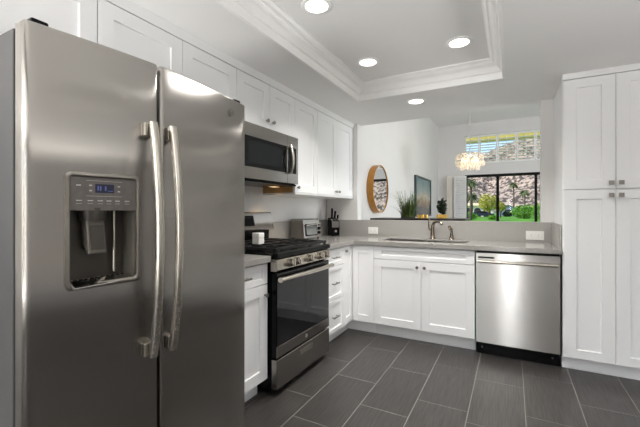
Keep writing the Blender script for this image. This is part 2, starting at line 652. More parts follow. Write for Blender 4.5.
def shutter(name, label, x0, x1, y, z0, z1, group, slat=0.08, ang=-7, stile=0.035, pitch=None):
    t = thing(name, label, 'shutter', ((x0 + x1) / 2, y, z0), group)
    bm = cells(nb(), [x0, x0 + stile, x1 - stile, x1], [z0, z0 + 0.05, z1 - 0.05, z1], lambda i, j: not (i == 1 and j == 1), y - 0.012, y + 0.016, 'xz')
    obj('frame', bm, M['shutter'], t)
    bm = nb()
    p = pitch or slat * 0.95
    k = int((z1 - z0 - 0.1) / p)
    for q in range(k):
        zc = z0 + 0.05 + p * (q + 0.5)
        c = bx(x0 + stile, x1 - stile, y - slat / 2, y + slat / 2, zc - 0.005, zc + 0.005)
        rot_about(c, (0, y, zc), Matrix.Rotation(math.radians(ang), 3, 'X'))
        me_ = bpy.data.meshes.new('tmp')
        c.to_mesh(me_)
        c.free()
        bm.from_mesh(me_)
        bpy.data.meshes.remove(me_)
    obj('louvers', bm, M['shutter'], t)
    obj('tilt_rod', bx((x0 + x1) / 2 - 0.006, (x0 + x1) / 2 + 0.006, y - slat / 2 - 0.012, y - slat / 2, z0 + 0.08, z1 - 0.08), M['shutter'], t)
    return t


for i in range(6):
    shutter('plantation_shutter', 'white louvered shutter panel of the high dining window, ' + nm[i], wx[i] + 0.004, wx[i + 1] - 0.004, YD + 0.05, 2.645, 3.495, 'shutters of the high dining window')
shutter('folding_shutter', 'tall white louvered shutter folded open at the left of the black sliding door', -1.555, -1.205, YD - 0.06, 0.03, 2.28, 'tall folding shutters beside the sliding door', slat=0.075, ang=55)
t = thing('folding_shutter', 'shutter leaf in painted shade standing edge on beside the tall white louvered shutter', 'shutter', (-1.69, YD - 0.12, 0.03), 'tall folding shutters beside the sliding door')
obj('frame', rot_about(bx(-1.77, -1.61, YD - 0.15, YD - 0.12, 0.03, 2.28), (-1.61, YD - 0.12, 0), Matrix.Rotation(math.radians(12), 3, 'Z')), mat('shade_toned_shutter', (214, 206, 194), 0.45, var=0.02), t)  # beige stands in for shade on a white leaf

# ------------------------------------------------------------------ cabinets


class Run:
    """maps (a along the run, d behind the door face, z) to world boxes."""

    def __init__(self, kind, face):
        self.k, self.f = kind, face

    def box(self, bm, a0, a1, d0, d1, z0, z1):
        if self.k == 'back':
            return box(bm, a0, a1, self.f + d0, self.f + d1, z0, z1)
        return box(bm, self.f - d1, self.f - d0, a0, a1, z0, z1)

    def p(self, a, d, z):
        return Vector((a, self.f + d, z)) if self.k == 'back' else Vector((self.f - d, a, z))

    def n(self):
        return Vector((0, -1, 0)) if self.k == 'back' else Vector((1, 0, 0))


RB, RL, RU = Run('back', YB), Run('left', XL), Run('left', XU)


def shaker(run, a0, a1, z0, z1, stile=0.058, rail=None, gap=0.0015):
    """one shaker front: frame with a recessed panel and a small sloped inner edge."""
    bm = nb()
    rail = rail or stile
    a0 += gap
    a1 -= gap
    z0 += gap
    z1 -= gap
    T_ = 0.02
    R_ = 0.010

    def ring(i, d):
        s, r = i
        return [bm.verts.new(run.p(a, d, z)) for a, z in ((a0 + s, z0 + r), (a1 - s, z0 + r), (a1 - s, z1 - r), (a0 + s, z1 - r))]
    rs = [ring((0, 0), T_), ring((0, 0), 0.0015), ring((0.0015, 0.0015), 0), ring((stile, rail), 0), ring((stile + 0.003, rail + 0.003), R_)]
    for A, B in zip(rs, rs[1:]):
        for k in range(4):
            l = (k + 1) % 4
            bm.faces.new((A[k], A[l], B[l], B[k]))
    bm.faces.new(rs[-1])
    bm.faces.new(rs[0][::-1])
    return bm


def knob(run, a, z, parent, square=False):
    bm = nb()
    nrm = run.n()
    c = run.p(a, 0, z)
    cyl(bm, c - nrm * 0.0005, nrm, 0.006, 0.016, 12)
    if square:
        run.box(bm, a - 0.0155, a + 0.0155, -0.027, -0.015, z - 0.0155, z + 0.0155)
        return obj('knob', bm, M['nickel'], parent, 0.002)
    cyl(bm, c + nrm * 0.014, nrm, 0.011, 0.006, 16, 0.0145)
    cyl(bm, c + nrm * 0.0199, nrm, 0.0145, 0.006, 16, 0.0125)
    return obj('knob', bm, M['nickel'], parent)


def pull(run, a, z, parent, L=0.12):
    bm = nb()
    nrm = run.n()
    for s in (-1, 1):
        cyl(bm, run.p(a + s * L * 0.36, 0.0005, z), nrm, 0.0045, 0.028, 10)
    run.box(bm, a - L / 2, a + L / 2, -0.034, -0.024, z - 0.006, z + 0.006)
    return obj('pull', bm, M['nickel'], parent, 0.002)


def door(run, t, a0, a1, z0, z1, knob_at=None, square=False, stile=0.074, rail=0.070):
    d = obj('door', shaker(run, a0, a1, z0, z1, stile, rail), M['cab'], t)
    if knob_at:
        knob(run, knob_at[0], knob_at[1], d, square)
    return d


def drawer(run, t, a0, a1, z0, z1, stile=0.045, rail=0.036, hw=True, name='drawer'):
    d = obj(name, shaker(run, a0, a1, z0, z1, stile, rail), M['cab'], t)
    if hw:
        pull(run, (a0 + a1) / 2, (z0 + z1) / 2, d)
    return d


def carcass(run, t, a0, a1, z0, z1, depth, m='cab', d0=0.021):
    bm = nb()
    run.box(bm, a0 + 0.0005, a1 - 0.0005, d0, depth, z0, z1)
    return obj('body', bm, M[m], t)


ZB = 0.12
ZTOP = 0.878
# base cabinet between refrigerator and range
t = thing('base_cabinet', 'narrow white base cabinet squeezed between the refrigerator and the range', 'cabinet', (XL - 0.3, 1.63, 0), 'white base cabinets')
carcass(RL, t, 1.375, 1.885, ZB, CB - 0.001, 0.615)
drawer(RL, t, 1.375, 1.885, 0.745, ZTOP)
door(RL, t, 1.375, 1.885, ZB, 0.742, (1.853, 0.675))
bm = nb()
RL.box(bm, 1.376, 1.884, 0.085, 0.60, 0, ZB)
obj('toe_kick', bm, M['cab'], t)
# drawer bank right of range
t = thing('base_cabinet', 'white base cabinet of three drawers right of the range', 'cabinet', (XL - 0.3, 2.87, 0), 'white base cabinets')
Y2 = 2.665
carcass(RL, t, Y2, 3.085, ZB, CB - 0.001, 0.615)
for z0, z1 in ((0.722, ZTOP), (0.417, 0.719), (ZB, 0.414)):
    drawer(RL, t, Y2, 3.085, z0, z1)
bm = nb()
RL.box(bm, Y2 + 0.001, 3.084, 0.085, 0.60, 0, ZB)
obj('toe_kick', bm, M['cab'], t)
# corner cabinet
t = thing('base_cabinet', 'white corner base cabinet with two tall narrow panels meeting at the inside corner', 'cabinet', (XL - 0.3, YB + 0.3, 0), 'white base cabinets')
bm = cells(nb(), [-2.035, XL - 0.021, -1.1885], [3.0865, YB + 0.021, 3.925], lambda i, j: not (i == 1 and j == 0), ZB, CB - 0.001, 'xy')
obj('body', bm, M['cab'], t)
door(RL, t, 3.085, YB - 0.001, ZB, ZTOP, (3.120, 0.835), stile=0.048, rail=0.066)
door(RB, t, XL + 0.001, -1.187, ZB, ZTOP, None, stile=0.056, rail=0.066)
bm = cells(nb(), [-2.03, XL - 0.085, -1.188], [3.087, YB + 0.085, 3.92], lambda i, j: not (i == 1 and j == 0), 0, ZB, 'xy')
obj('toe_kick', bm, M['cab'], t)
# sink base
t = thing('sink_cabinet', 'wide white double door base cabinet under the sink with a plain top panel', 'cabinet', (-0.732, YB + 0.3, 0), 'white base cabinets')
SX0, SX1 = -1.187, -0.277
bm = cells(nb(), [SX0 + 0.0005, SX0 + 0.018, SX1 - 0.018, SX1 - 0.0005], [YB + 0.021, YB + 0.04, 3.90, 3.92], lambda i, j: not (i == 1 and j == 1), ZB, CB - 0.001, 'xy')
box(bm, SX0 + 0.018, SX1 - 0.018, YB + 0.04, 3.90, ZB, ZB + 0.02)
obj('body', bm, M['cab'], t)
xm = (SX0 + SX1) / 2
drawer(RB, t, SX0, SX1, 0.757, ZTOP, hw=False, name='false_front', stile=0.074, rail=0.036)
door(RB, t, SX0, xm, ZB, 0.754, (xm - 0.033, 0.70))
door(RB, t, xm, SX1, ZB, 0.754, (xm + 0.033, 0.70))
bm = nb()
RB.box(bm, SX0 + 0.001, SX1 - 0.001, 0.085, 0.60, 0, ZB)
obj('toe_kick', bm, M['cab'], t)

# pantry, tall, right edge of frame
PX0, PX1, PXM = 0.345, 0.980, 0.6625
PF = Run('back', 3.272)
t = thing('pantry_cabinet', 'tall white four door pantry cabinet at the right of the dishwasher', 'cabinet', (PXM, 3.6, 0))
bm = nb()
PF.box(bm, PX0, PX1 + 0.01, 0.021, YP - 3.272 - 0.002, 0.10, 2.262)
obj('body', bm, M['cab'], t)
PF_top = 2.216
door(PF, t, PX0 + 0.004, PXM, 1.382, PF_top, (PXM - 0.028, 1.425), True, 0.080, 0.066)
door(PF, t, PXM, PX1 + 0.004, 1.382, PF_top, (PXM + 0.028, 1.425), True, 0.080, 0.066)
door(PF, t, PX0 + 0.004, PXM, 0.105, 1.377, (PXM - 0.028, 1.335), True, 0.080, 0.066)
door(PF, t, PXM, PX1 + 0.004, 0.105, 1.377, (PXM + 0.028, 1.335), True, 0.080, 0.066)
bm = nb()
PF.box(bm, PX0, PX1 + 0.01, 0.07, 0.55, 0, 0.10)
obj('toe_kick', bm, M['cab'], t)
bm = nb()
PF.box(bm, PX0 - 0.004, PX1 + 0.012, -0.006, 0.021, 2.219, 2.264)
obj('crown', bm, M['cab'], t, 0.002)

# wall cabinets
ZU = 1.80


def upper(label, a0, a1, z0, splits, knobs, m='cab'):
    t = thing('wall_cabinet', label, 'cabinet', (XU - 0.15, (a0 + a1) / 2, z0), 'white wall cabinets')
    carcass(RU, t, a0, a1, z0, 2.216, -XW + XU - 0.003)
    e = [a0] + splits + [a1]
    for i in range(len(e) - 1):
        door(RU, t, e[i], e[i + 1], z0 + 0.002, 2.214, knobs[i])
    return t


upper('white wall cabinet above the left end of the refrigerator, mostly hidden behind it', 0.47, 0.953, ZU, [], [None])
upper('white wall cabinet with two doors above the refrigerator', 0.955, 1.895, ZU, [1.435], [None, None])
upper('short white wall cabinet with two doors directly above the microwave', 1.897, 2.650, 1.862, [2.277], [(2.238, 1.925), (2.316, 1.925)])
ub = 1.385
t = upper('tall single door white wall cabinet right of the microwave', 2.652, 3.066, ub, [], [(2.690, 1.43)])
obj('side_panel', bx(XW + 0.004, XU - 0.022, 2.6485, 2.6515, ub, 1.452), M['tan'], t)['label'] = 'raw tan wood side'
upper('white wall cabinet with two doors against the wall end beside the mirror', 3.068, YP - 0.003, ub, [3.50], [(3.462, 1.43), (3.538, 1.43)])
bm = prism(nb(), [(XW + 0.002, ub - 0.018), (XU - 0.002, ub - 0.018), (XU + 0.004, ub - 0.01), (XU + 0.004, ub), (XW + 0.002, ub)], 2.652, YP - 0.003, 'xz')
struct('trim_3', bm, M['cab'])

# ------------------------------------------------------------------ countertop, splash
o = obj('countertop', bx(XW + 0.021, XL + 0.025, 1.372, 1.890, CB, CT), M['granite'], None, 0.003, loc=None)
tag(o, 'short grey quartz worktop between the refrigerator and the range', 'countertop')
xs = [XW + 0.021, XL + 0.025, -1.165, -0.365, 0.340]
ys = [2.660, YB - 0.025, 3.44, 3.79, YP - 0.021]
bm = cells(nb(), xs, ys, lambda i, j: (i == 0) or (j >= 1 and not (i == 2 and j == 2)), CB, CT, 'xy')
o = obj('countertop', bm, M['granite'], None, 0.003)
tag(o, 'long L shaped grey quartz worktop holding the sink in the corner run', 'countertop')
o = obj('backsplash', bx(XW + 0.001, XW + 0.020, 1.372, YP - 0.022, CT, SP), M['granite_splash'])
tag(o, 'low grey quartz splash along the left wall behind the range and toaster oven', 'backsplash')
bm = prism(nb(), [(YP - 0.0205, CT), (YP - 0.001, CT), (YP - 0.001, SP - 0.0195), (YS + 0.03, SP - 0.0195), (YS + 0.03, SP), (YP - 0.0205, SP)], XW + 0.001, XB + 0.0, 'yz')
bm2 = bx(XB, 0.3405, YP - 0.0205, YP - 0.001, CT, SP)
me_ = bpy.data.meshes.new('tmp')
bm2.to_mesh(me_)
bm2.free()
bm.from_mesh(me_)
bpy.data.meshes.remove(me_)
# trim the cap off the wing: cap only spans the opening
bm.free()
bm = bx(XW + 0.021, 0.3405, YP - 0.0205, YP - 0.001, CT, SP)
box(bm, XA + 0.001, XB - 0.001, YP - 0.001, YS + 0.03, SP - 0.0195, SP)
box(bm, 0.326, 0.3405, YB + 0.03, YP - 0.0205, CT, SP)
o = obj('backsplash', bm, M['granite_splash'])
tag(o, 'grey quartz splash and ledge on the half wall behind the sink', 'backsplash')

# sink
t = thing('sink', 'stainless undermount sink set in the grey quartz worktop', 'sink', (-0.765, 3.615, CB))
x0, x1, y0, y1 = -1.163, -0.367, 3.442, 3.788
zf = 0.70
bm = nb()
for xa, xb in ((x0, -0.775), (-0.755, x1)):
    rings = [[bm.verts.new(p) for p in ((xa + d, y0 + d, z), (xb - d, y0 + d, z), (xb - d, y1 - d, z), (xa + d, y1 - d, z))] for d, z in ((0, CT - 0.012), (0.004, zf + 0.03), (0.03, zf))]
    for A, B in zip(rings, rings[1:]):
        for k in range(4):
            l = (k + 1) % 4
            bm.faces.new((A[k], A[l], B[l], B[k]))
    bm.faces.new(rings[-1])
box(bm, -0.775, -0.755, y0, y1, CT - 0.03, CT - 0.012)
obj('basin', bm, M['nickel'], t)
for xc in (-0.97, -0.56):
    obj('drain', cyl(nb(), (xc, 3.62, zf), 'z', 0.04, 0.004, 24), M['chrome'], t)

# faucet
t = thing('faucet', 'brushed nickel kitchen faucet with spout turned right behind the sink', 'faucet', (-0.735, 3.86, CT))
obj('base', lathe(nb(), (-0.735, 3.86, CT), [(0.030, 0), (0.030, 0.006), (0.024, 0.012), (0.019, 0.03), (0.017, 0.10), (0.019, 0.13), (0.016, 0.15)], 24), M['bronze_nickel'], t)
pts = []
for k in range(13):
    a = PI * k / 12 * 0.85
    pts.append((-0.735 + 0.055 * (1 - math.cos(a)), 3.86 - 0.03 * (1 - math.cos(a)), CT + 0.13 + 0.055 * math.sin(a)))
pts = [(-0.735, 3.86, CT + 0.08)] + pts
obj('spout', tube(nb(), pts, 0.013, 12, radii=[0.015] * 8 + [0.014, 0.013, 0.013, 0.013, 0.014, 0.015][:len(pts) - 8]), M['bronze_nickel'], t)
bm = tube(nb(), [(-0.757, 3.86, CT + 0.09), (-0.772, 3.862, CT + 0.11), (-0.776, 3.864, CT + 0.16), (-0.772, 3.866, CT + 0.215)], 0.008, 10, radii=[0.010, 0.010, 0.008, 0.006])
obj('lever', bm, M['bronze_nickel'], t)
t = thing('side_sprayer', 'brushed nickel side sprayer standing right of the faucet', 'sprayer', (-0.545, 3.86, CT))
obj('base', lathe(nb(), (-0.545, 3.86, CT), [(0.027, 0), (0.027, 0.005), (0.021, 0.012), (0.017, 0.04), (0.012, 0.075), (0.014, 0.085)], 20), M['bronze_nickel'], t)
obj('sprayer_head', tube(nb(), [(-0.545, 3.86, CT + 0.08), (-0.548, 3.855, CT + 0.10), (-0.556, 3.845, CT + 0.12), (-0.57, 3.83, CT + 0.133)], 0.014, 12, radii=[0.012, 0.016, 0.017, 0.013]), M['bronze_nickel'], t)


def outlet(label, x, z, wd, ht):
    t = thing('wall_outlet', label, 'outlet', (x, YP - 0.021, z), 'white outlets on the half wall')
    yf = YP - 0.021
    obj('plate', bx(x - wd / 2, x + wd / 2, yf - 0.006, yf, z - ht / 2, z + ht / 2), M['whiteplastic'], t, 0.002)
    for s in (-1, 1):
        r = obj('receptacle', bx(x + s * wd * 0.2 - 0.017, x + s * wd * 0.2 + 0.017, yf - 0.008, yf - 0.005, z - 0.016, z + 0.016), M['whiteplastic'], t, 0.003)
        bm = nb()
        for q in (-0.006, 0.006):
            box(bm, x + s * wd * 0.2 - 0.004, x + s * wd * 0.2 + 0.005, yf - 0.0086, yf - 0.0079, z + q - 0.001, z + q + 0.001)
        obj('slots', bm, M['darkplastic'], r)


outlet('white horizontal outlet on the quartz splash left of the sink', -1.42, 0.993, 0.118, 0.078)
outlet('white horizontal outlet on the quartz splash above the dishwasher', 0.193, 0.988, 0.148, 0.084)

# ------------------------------------------------------------------ refrigerator
FY0, FYM, FY1 = 0.458, 0.838, 1.362
FZ0, FZ1 = 0.06, 1.738


def arc(y):
    t = abs(y - 0.85) / (0.392 if y < 0.85 else 0.512)
    return -1.152 + 0.052 * (1 - t ** 1.45)


fr = thing('refrigerator', 'large stainless side by side refrigerator with water dispenser filling the left foreground', 'refrigerator', (-1.6, 0.91, 0))
obj('case', bx(-2.02, -1.214, FY0 + 0.001, FY1 - 0.001, 0.012, 1.728), M['grey_side'], fr, 0.004)
obj('gasket', bx(-1.214, -1.198, FY0 + 0.06, FY1 - 0.06, FZ0 + 0.02, 1.715), M['black'], fr)
obj('base_grille', bx(-1.26, -1.20, FY0 + 0.03, FY1 - 0.03, 0.012, FZ0 - 0.004), M['black'], fr)
for y in (FY0 + 0.09, FY1 - 0.09):
    obj('foot', cyl(nb(), (-1.25, y, 0.0), 'z', 0.02, 0.02, 14), M['black'], fr)
    obj('foot', cyl(nb(), (-1.95, y, 0.0), 'z', 0.02, 0.02, 14), M['black'], fr)


def fridge_door(y0, y1, hole=None, label=None):
    """curved door: horizontal profile swept in z, rounded outer edges, optional dispenser hole."""
    bm = nb()
    R = 0.016
    ys = []
    for k in range(6):
        a = PI / 2 * k / 5
        ys.append((y0 + R * (1 - math.sin(a)), R * (1 - math.cos(a))))
    ys = [(y0 + R - R * math.cos(PI / 2 * k / 5), R - R * math.sin(PI / 2 * k / 5)) for k in range(6)]
    inner = [y0 + R + (y1 - y0 - 2 * R) * k / 20 for k in range(1, 20)]
    if hole:
        inner = [y for y in inner if min(abs(y - hole[0]), abs(y - hole[1])) > 0.006] + [hole[0], hole[1]]
        inner.sort()
    mid = [(y, 0) for y in inner]
    end = [(y1 - (yy - y0), d) for yy, d in reversed(ys)]
    front = ys + mid + end
    zs = [FZ0, FZ0 + 0.004] + ([hole[2], hole[3]] if hole else []) + [FZ1 - 0.004, FZ1]
    xb = -1.198
    grid = []
    for k, z in enumerate(zs):
        rim = 0.004 if k in (0, len(zs) - 1) else 0
        row = [bm.verts.new((xb, y0 + rim, z))]
        for y, d in front:
            yy = min(max(y, y0 + rim), y1 - rim)
            row.append(bm.verts.new((arc(y) - d - rim, yy, z)))
        row.append(bm.verts.new((xb, y1 - rim, z)))
        grid.append(row)
    kk = len(front) + 2
    for a in range(len(zs) - 1):
        for i in range(kk - 1):
            if hole and abs(zs[a] - hole[2]) < 1e-6 and 1 <= i < kk - 2:
                ya, yb = front[i - 1][0], front[i][0]
                if ya >= hole[0] - 1e-6 and yb <= hole[1] + 1e-6:
                    continue
            bm.faces.new((grid[a][i], grid[a][i + 1], grid[a + 1][i + 1], grid[a + 1][i]))
        bm.faces.new((grid[a][kk - 1], grid[a][0], grid[a + 1][0], grid[a + 1][kk - 1]))
    bm.faces.new(grid[0][::-1])
    bm.faces.new(grid[-1])
    o = obj('door', bm, M['steel_h'], fr, ang=50)
    return o


HY0, HY1, HZ0, HZ1 = 0.557, 0.757, 0.996, 1.328
ld = fridge_door(FY0, FYM - 0.003, (HY0, HY1, HZ0, HZ1))
ld['label'] = 'left freezer door with dispenser opening'
rd = fridge_door(FYM + 0.003, FY1)
rd['label'] = 'right door with round emblem'


def fr_handle(yc, parent_, sgn):
    """vertical bowed bar, flat section, with end mounts."""
    pts, rad = [], []
    z0, z1 = 0.725, 1.522
    bm = nb()
    K = 22
    rows = []
    for k in range(K + 1):
        s = k / K
        z = z0 + (z1 - z0) * s
        bow = 0.042 * math.sin(PI * s) ** 0.8 if 0 < s < 1 else 0
        xc = arc(yc) + 0.034 + bow
        ycc = yc - 0.004 * math.sin(PI * s)
        hw, ht = 0.013, 0.010
        rows.append([bm.verts.new((xc + dx, ycc + dy, z)) for dx, dy in ((-ht, -hw), (-ht, hw), (ht * 0.55, hw), (ht, hw * 0.5), (ht, -hw * 0.5), (ht * 0.55, -hw))])
    for a, c in zip(rows, rows[1:]):
        for i in range(6):
            j = (i + 1) % 6
            bm.faces.new((a[i], a[j], c[j], c[i]))
    bm.faces.new(rows[0][::-1])
    bm.faces.new(rows[-1])
    h = obj('handle', bm, M['steel_handle'], parent_, ang=60)
    for z in (z0 + 0.004, z1 - 0.05):
        bm = bx(arc(yc) - 0.003, arc(yc) + 0.026, min(yc - 0.013, yc - 0.013 + sgn * 0.014), max(yc + 0.013, yc + 0.013 + sgn * 0.014), z, z + 0.046)
        obj('mount', bm, M['steel_handle'], h, 0.003)
    return h


fr_handle(0.790, ld, -1)
fr_handle(0.866, rd, 0)
# hinge covers
for y in (FY0 + 0.045, FY1 - 0.045):
    obj('hinge_cover', bx(-1.25, -1.165, y - 0.022, y + 0.022, 1.727, 1.758), M['black'], fr, 0.006)
# emblem
ey, ez = 1.238, 1.673
bm = cyl(nb(), (arc(ey) - 0.004, ey, ez), 'x', 0.017, 0.0065, 28)
em = obj('emblem', bm, M['nickel'], rd)
bm = nb()
tube(bm, [(arc(ey) + 0.0028, ey + 0.0145 * math.cos(a * PI / 12), ez + 0.0145 * math.sin(a * PI / 12)) for a in range(25)], 0.0012, 6)
for s in (-1, 1):
    tube(bm, [(arc(ey) + 0.0028, ey + s * (0.004 + 0.0045 * math.cos(a * PI / 6)), ez + 0.007 * math.sin(a * PI / 6)) for a in range(1, 12)], 0.001, 6)
obj('emblem_script', bm, M['charcoal'], em)

# dispenser
dp = obj('dispenser', cells(nb(), [HY0 - 0.0, HY0 + 0.004, HY1 - 0.004, HY1], [HZ0, HZ0 + 0.004, 1.222, HZ1], lambda i, j: True, -1.185, -1.1815, 'yz'), M['darkplastic'], ld)
bm = nb()
# cavity walls
box(bm, -1.184, arc(HY0) - 0.006, HY0 + 0.0005, HY0 + 0.006, HZ0, HZ1)
box(bm, -1.184, arc(HY1) - 0.006, HY1 - 0.006, HY1 - 0.0005, HZ0, HZ1)
box(bm, -1.184, arc(HY0) - 0.006, HY0 + 0.006, HY1 - 0.006, HZ1 - 0.006, HZ1 - 0.0005)
obj('cavity', bm, M['midplastic'], dp)


def rrect(y0, y1, z0, z1, r, k=6):
    pts = []
    for cy, cz, a0 in ((y1 - r, z0 + r, -PI / 2), (y1 - r, z1 - r, 0), (y0 + r, z1 - r, PI / 2), (y0 + r, z0 + r, PI)):
        for i in range(k + 1):
            a = a0 + PI / 2 * i / k
            pts.append((cy + r * math.cos(a), cz + r * math.sin(a)))
    return pts


def fr_ring(outer, inner, dx, base=-0.003, sub=3):
    """frame following the curved door between two closed outlines with equal point counts."""
    bm = nb()
    rows = []
    for pts, d in ((outer, base), (outer, dx * 0.6), ([(o[0] * .8 + i[0] * .2, o[1] * .8 + i[1] * .2) for o, i in zip(outer, inner)], dx), ([(o[0] * .25 + i[0] * .75, o[1] * .25 + i[1] * .75) for o, i in zip(outer, inner)], dx), (inner, dx * 0.4), (inner, base - 0.006)):
        rows.append([bm.verts.new((arc(y) + d, y, z)) for y, z in pts])
    for a, c in zip(rows, rows[1:]):
        for i in range(len(a)):
            j = (i + 1) % len(a)
            bm.faces.new((a[i], a[j], c[j], c[i]))
    return bm


def dense(pts, k=5):
    out = []
    for i, p in enumerate(pts):
        q = pts[(i + 1) % len(pts)]
        L = math.hypot(q[0] - p[0], q[1] - p[1])
        m_ = k if L > 0.03 else 1
        for j in range(m_):
            out.append((p[0] + (q[0] - p[0]) * j / m_, p[1] + (q[1] - p[1]) * j / m_))
    return out


outer = dense(rrect(HY0 - 0.008, HY1 + 0.008, HZ0 - 0.010, HZ1 + 0.008, 0.018))
inner = dense(rrect(HY0 + 0.005, HY1 - 0.005, HZ0 + 0.006, HZ1 - 0.004, 0.012))
obj('bezel', fr_ring(outer, inner, 0.004), M['nickel'], dp)
lip = prism(nb(), [(arc(0.6) - 0.012, HZ0 - 0.004), (arc(0.6) + 0.016, HZ0 - 0.004), (arc(0.6) + 0.017, HZ0 - 0.001), (arc(0.6) - 0.012, HZ0 + 0.016)], HY0 + 0.006, HY1 - 0.006, 'xz')
obj('front_lip', lip, M['chrome'], dp, 0.002)
# control panel, slightly curved, upper third
bm = nb()
rows = []
for z in (1.222, HZ1 - 0.006):
    rows.append([[bm.verts.new((arc(y) + d, y, z)) for y in [HY0 + 0.006 + (HY1 - HY0 - 0.012) * k / 8 for k in range(9)]] for d in (-0.018, 0.0)])
for q in range(8):
    for L in (0, 1):
        bm.faces.new((rows[0][L][q], rows[0][L][q + 1], rows[1][L][q + 1], rows[1][L][q]))
    for Z in (0, 1):
        bm.faces.new((rows[Z][0][q], rows[Z][0][q + 1], rows[Z][1][q + 1], rows[Z][1][q]))
for q in (0, 8):
    bm.faces.new((rows[0][0][q], rows[0][1][q], rows[1][1][q], rows[1][0][q]))
cp = obj('control_panel', bm, M['charcoal'], dp)


def on_panel(bm, y0, y1, z0, z1, d=0.001):
    k = 4
    for q in range(k):
        ya, yb = y0 + (y1 - y0) * q / k, y0 + (y1 - y0) * (q + 1) / k
        vs = [bm.verts.new((arc(y) + dd, y, z)) for dd in (-0.0005, d) for y, z in ((ya, z0), (yb, z0), (yb, z1), (ya, z1))]
        for f in ((4, 5, 6, 7), (0, 1, 5, 4), (1, 2, 6, 5), (2, 3, 7, 6), (3, 0, 4, 7)):
            bm.faces.new([vs[i] for i in f])
    return bm


obj('display', on_panel(nb(), 0.628, 0.682, 1.276, 1.303), M['display'], dp)
bm = nb()
for yy in (0.634, 0.641, 0.655):
    on_panel(bm, yy, yy + 0.004, 1.283, 1.297, 0.0016)
on_panel(bm, 0.664, 0.678, 1.281, 1.283, 0.0016)
obj('display_digits', bm, M['digit'], dp)
bm = nb()
for yy in (0.612, 0.693):
    for zz in (1.280, 1.296):
        on_panel(bm, yy, yy + 0.007, zz, zz + 0.004, 0.0014)
for yy in (0.578, 0.608, 0.635, 0.660, 0.685, 0.715):
    on_panel(bm, yy, yy + 0.014, 1.250, 1.253, 0.0014)
    on_panel(bm, yy, yy + 0.014, 1.242, 1.243, 0.0014)
on_panel(bm, 0.578, 0.590, 1.295, 1.299, 0.0014)
# thin printed box around display
for a in ((0.604, 0.706, 1.265, 1.266), (0.604, 0.706, 1.312, 1.313)):
    on_panel(bm, *a, 0.0014)
obj('printed_buttons', bm, M['icon'], dp)
# nozzle chute and paddle
bm = lathe(nb(), (-1.160, 0.640, 1.19), [(0.034, 0.0), (0.038, 0.02), (0.04, 0.04)], 20)
obj('chute', bm, M['darkplastic'], dp)
pad = prism(nb(), [(-1.172, 1.198), (-1.142, 1.193), (-1.128, 1.090), (-1.135, 1.086), (-1.165, 1.12)], 0.612, 0.668, 'xz')
pd = obj('paddle', pad, M['midplastic'], dp, 0.004)
obj('paddle_inset', rot_about(bx(-1.1345, -1.1305, 0.620, 0.660, 1.100, 1.176), (-1.133, 0.64, 1.138), Matrix.Rotation(math.radians(-7.5), 3, 'Y')), M['darkplastic'], dp)
obj('water_tube', cyl(nb(), (-1.165, 0.712, 1.02), 'z', 0.005, 0.2, 12), M['steel_handle'], dp)
bm = bx(-1.184, arc(0.60) - 0.010, HY0 + 0.006, HY1 - 0.006, HZ0 + 0.0005, HZ0 + 0.012)
obj('drip_tray', bm, M['midplastic'], dp)
bm = nb()
for k in range(11):
    y = HY0 + 0.016 + k * 0.0165
    cyl(bm, (-1.160, y, HZ0 + 0.012), 'z', 0.006, 0.002, 12)
    cyl(bm, (-1.140, y, HZ0 + 0.012), 'z', 0.006, 0.002, 12)
obj('tray_grate', bm, M['black'], dp)

# ------------------------------------------------------------------ range
RX = -1.35
RY0, RY1 = 1.895, 2.655
rg = thing('gas_range', 'stainless and black gas range with five knobs and a dark glass oven door', 'range', (-1.7, 2.275, 0))
obj('body', bx(-2.016, RX - 0.045, RY0 + 0.003, RY1 - 0.003, 0.035, 0.905), M['black'], rg, 0.002)
for x in (-1.95, -1.45):
    for y in (RY0 + 0.06, RY1 - 0.06):
        obj('foot', cyl(nb(), (x, y, 0), 'z', 0.016, 0.036, 12), M['black'], rg)
bm = prism(nb(), [(-1.985, 0.905), (RX + 0.002, 0.905), (RX + 0.012, 0.912), (RX + 0.012, 0.938), (RX - 0.002, 0.950), (RX - 0.03, 0.936), (-1.985, 0.936)], RY0, RY1, 'xz')
obj('cooktop', bm, M['black'], rg, 0.003)
# control panel with slight slope
bm = prism(nb(), [(RX - 0.045, 0.822), (RX - 0.004, 0.822), (RX + 0.012, 0.832), (RX + 0.003, 0.900), (RX - 0.045, 0.904)], RY0 + 0.001, RY1 - 0.001, 'xz')
cpn = obj('control_panel', bm, M['steel_handle'], rg, 0.003)
for k, yk in enumerate((2.045, 2.125, 2.300, 2.465, 2.555)):
    bm = nb()
    c = Vector((RX + 0.008, yk, 0.866))
    ax = Vector((1, 0, 0.13)).normalized()
    cyl(bm, c, ax, 0.031, 0.008, 24, 0.029)
    cyl(bm, c + ax * 0.008, ax, 0.026, 0.030, 24, 0.023)
    q = Vector((0, 1, 0))
    kb = obj('knob', bm, M['steel_handle'], rg, 0.0015)
    g_ = bx(RX + 0.044, RX + 0.054, yk - 0.006, yk + 0.006, 0.846, 0.892)
    obj('knob_grip', g_, M['steel_handle'], kb, 0.002)
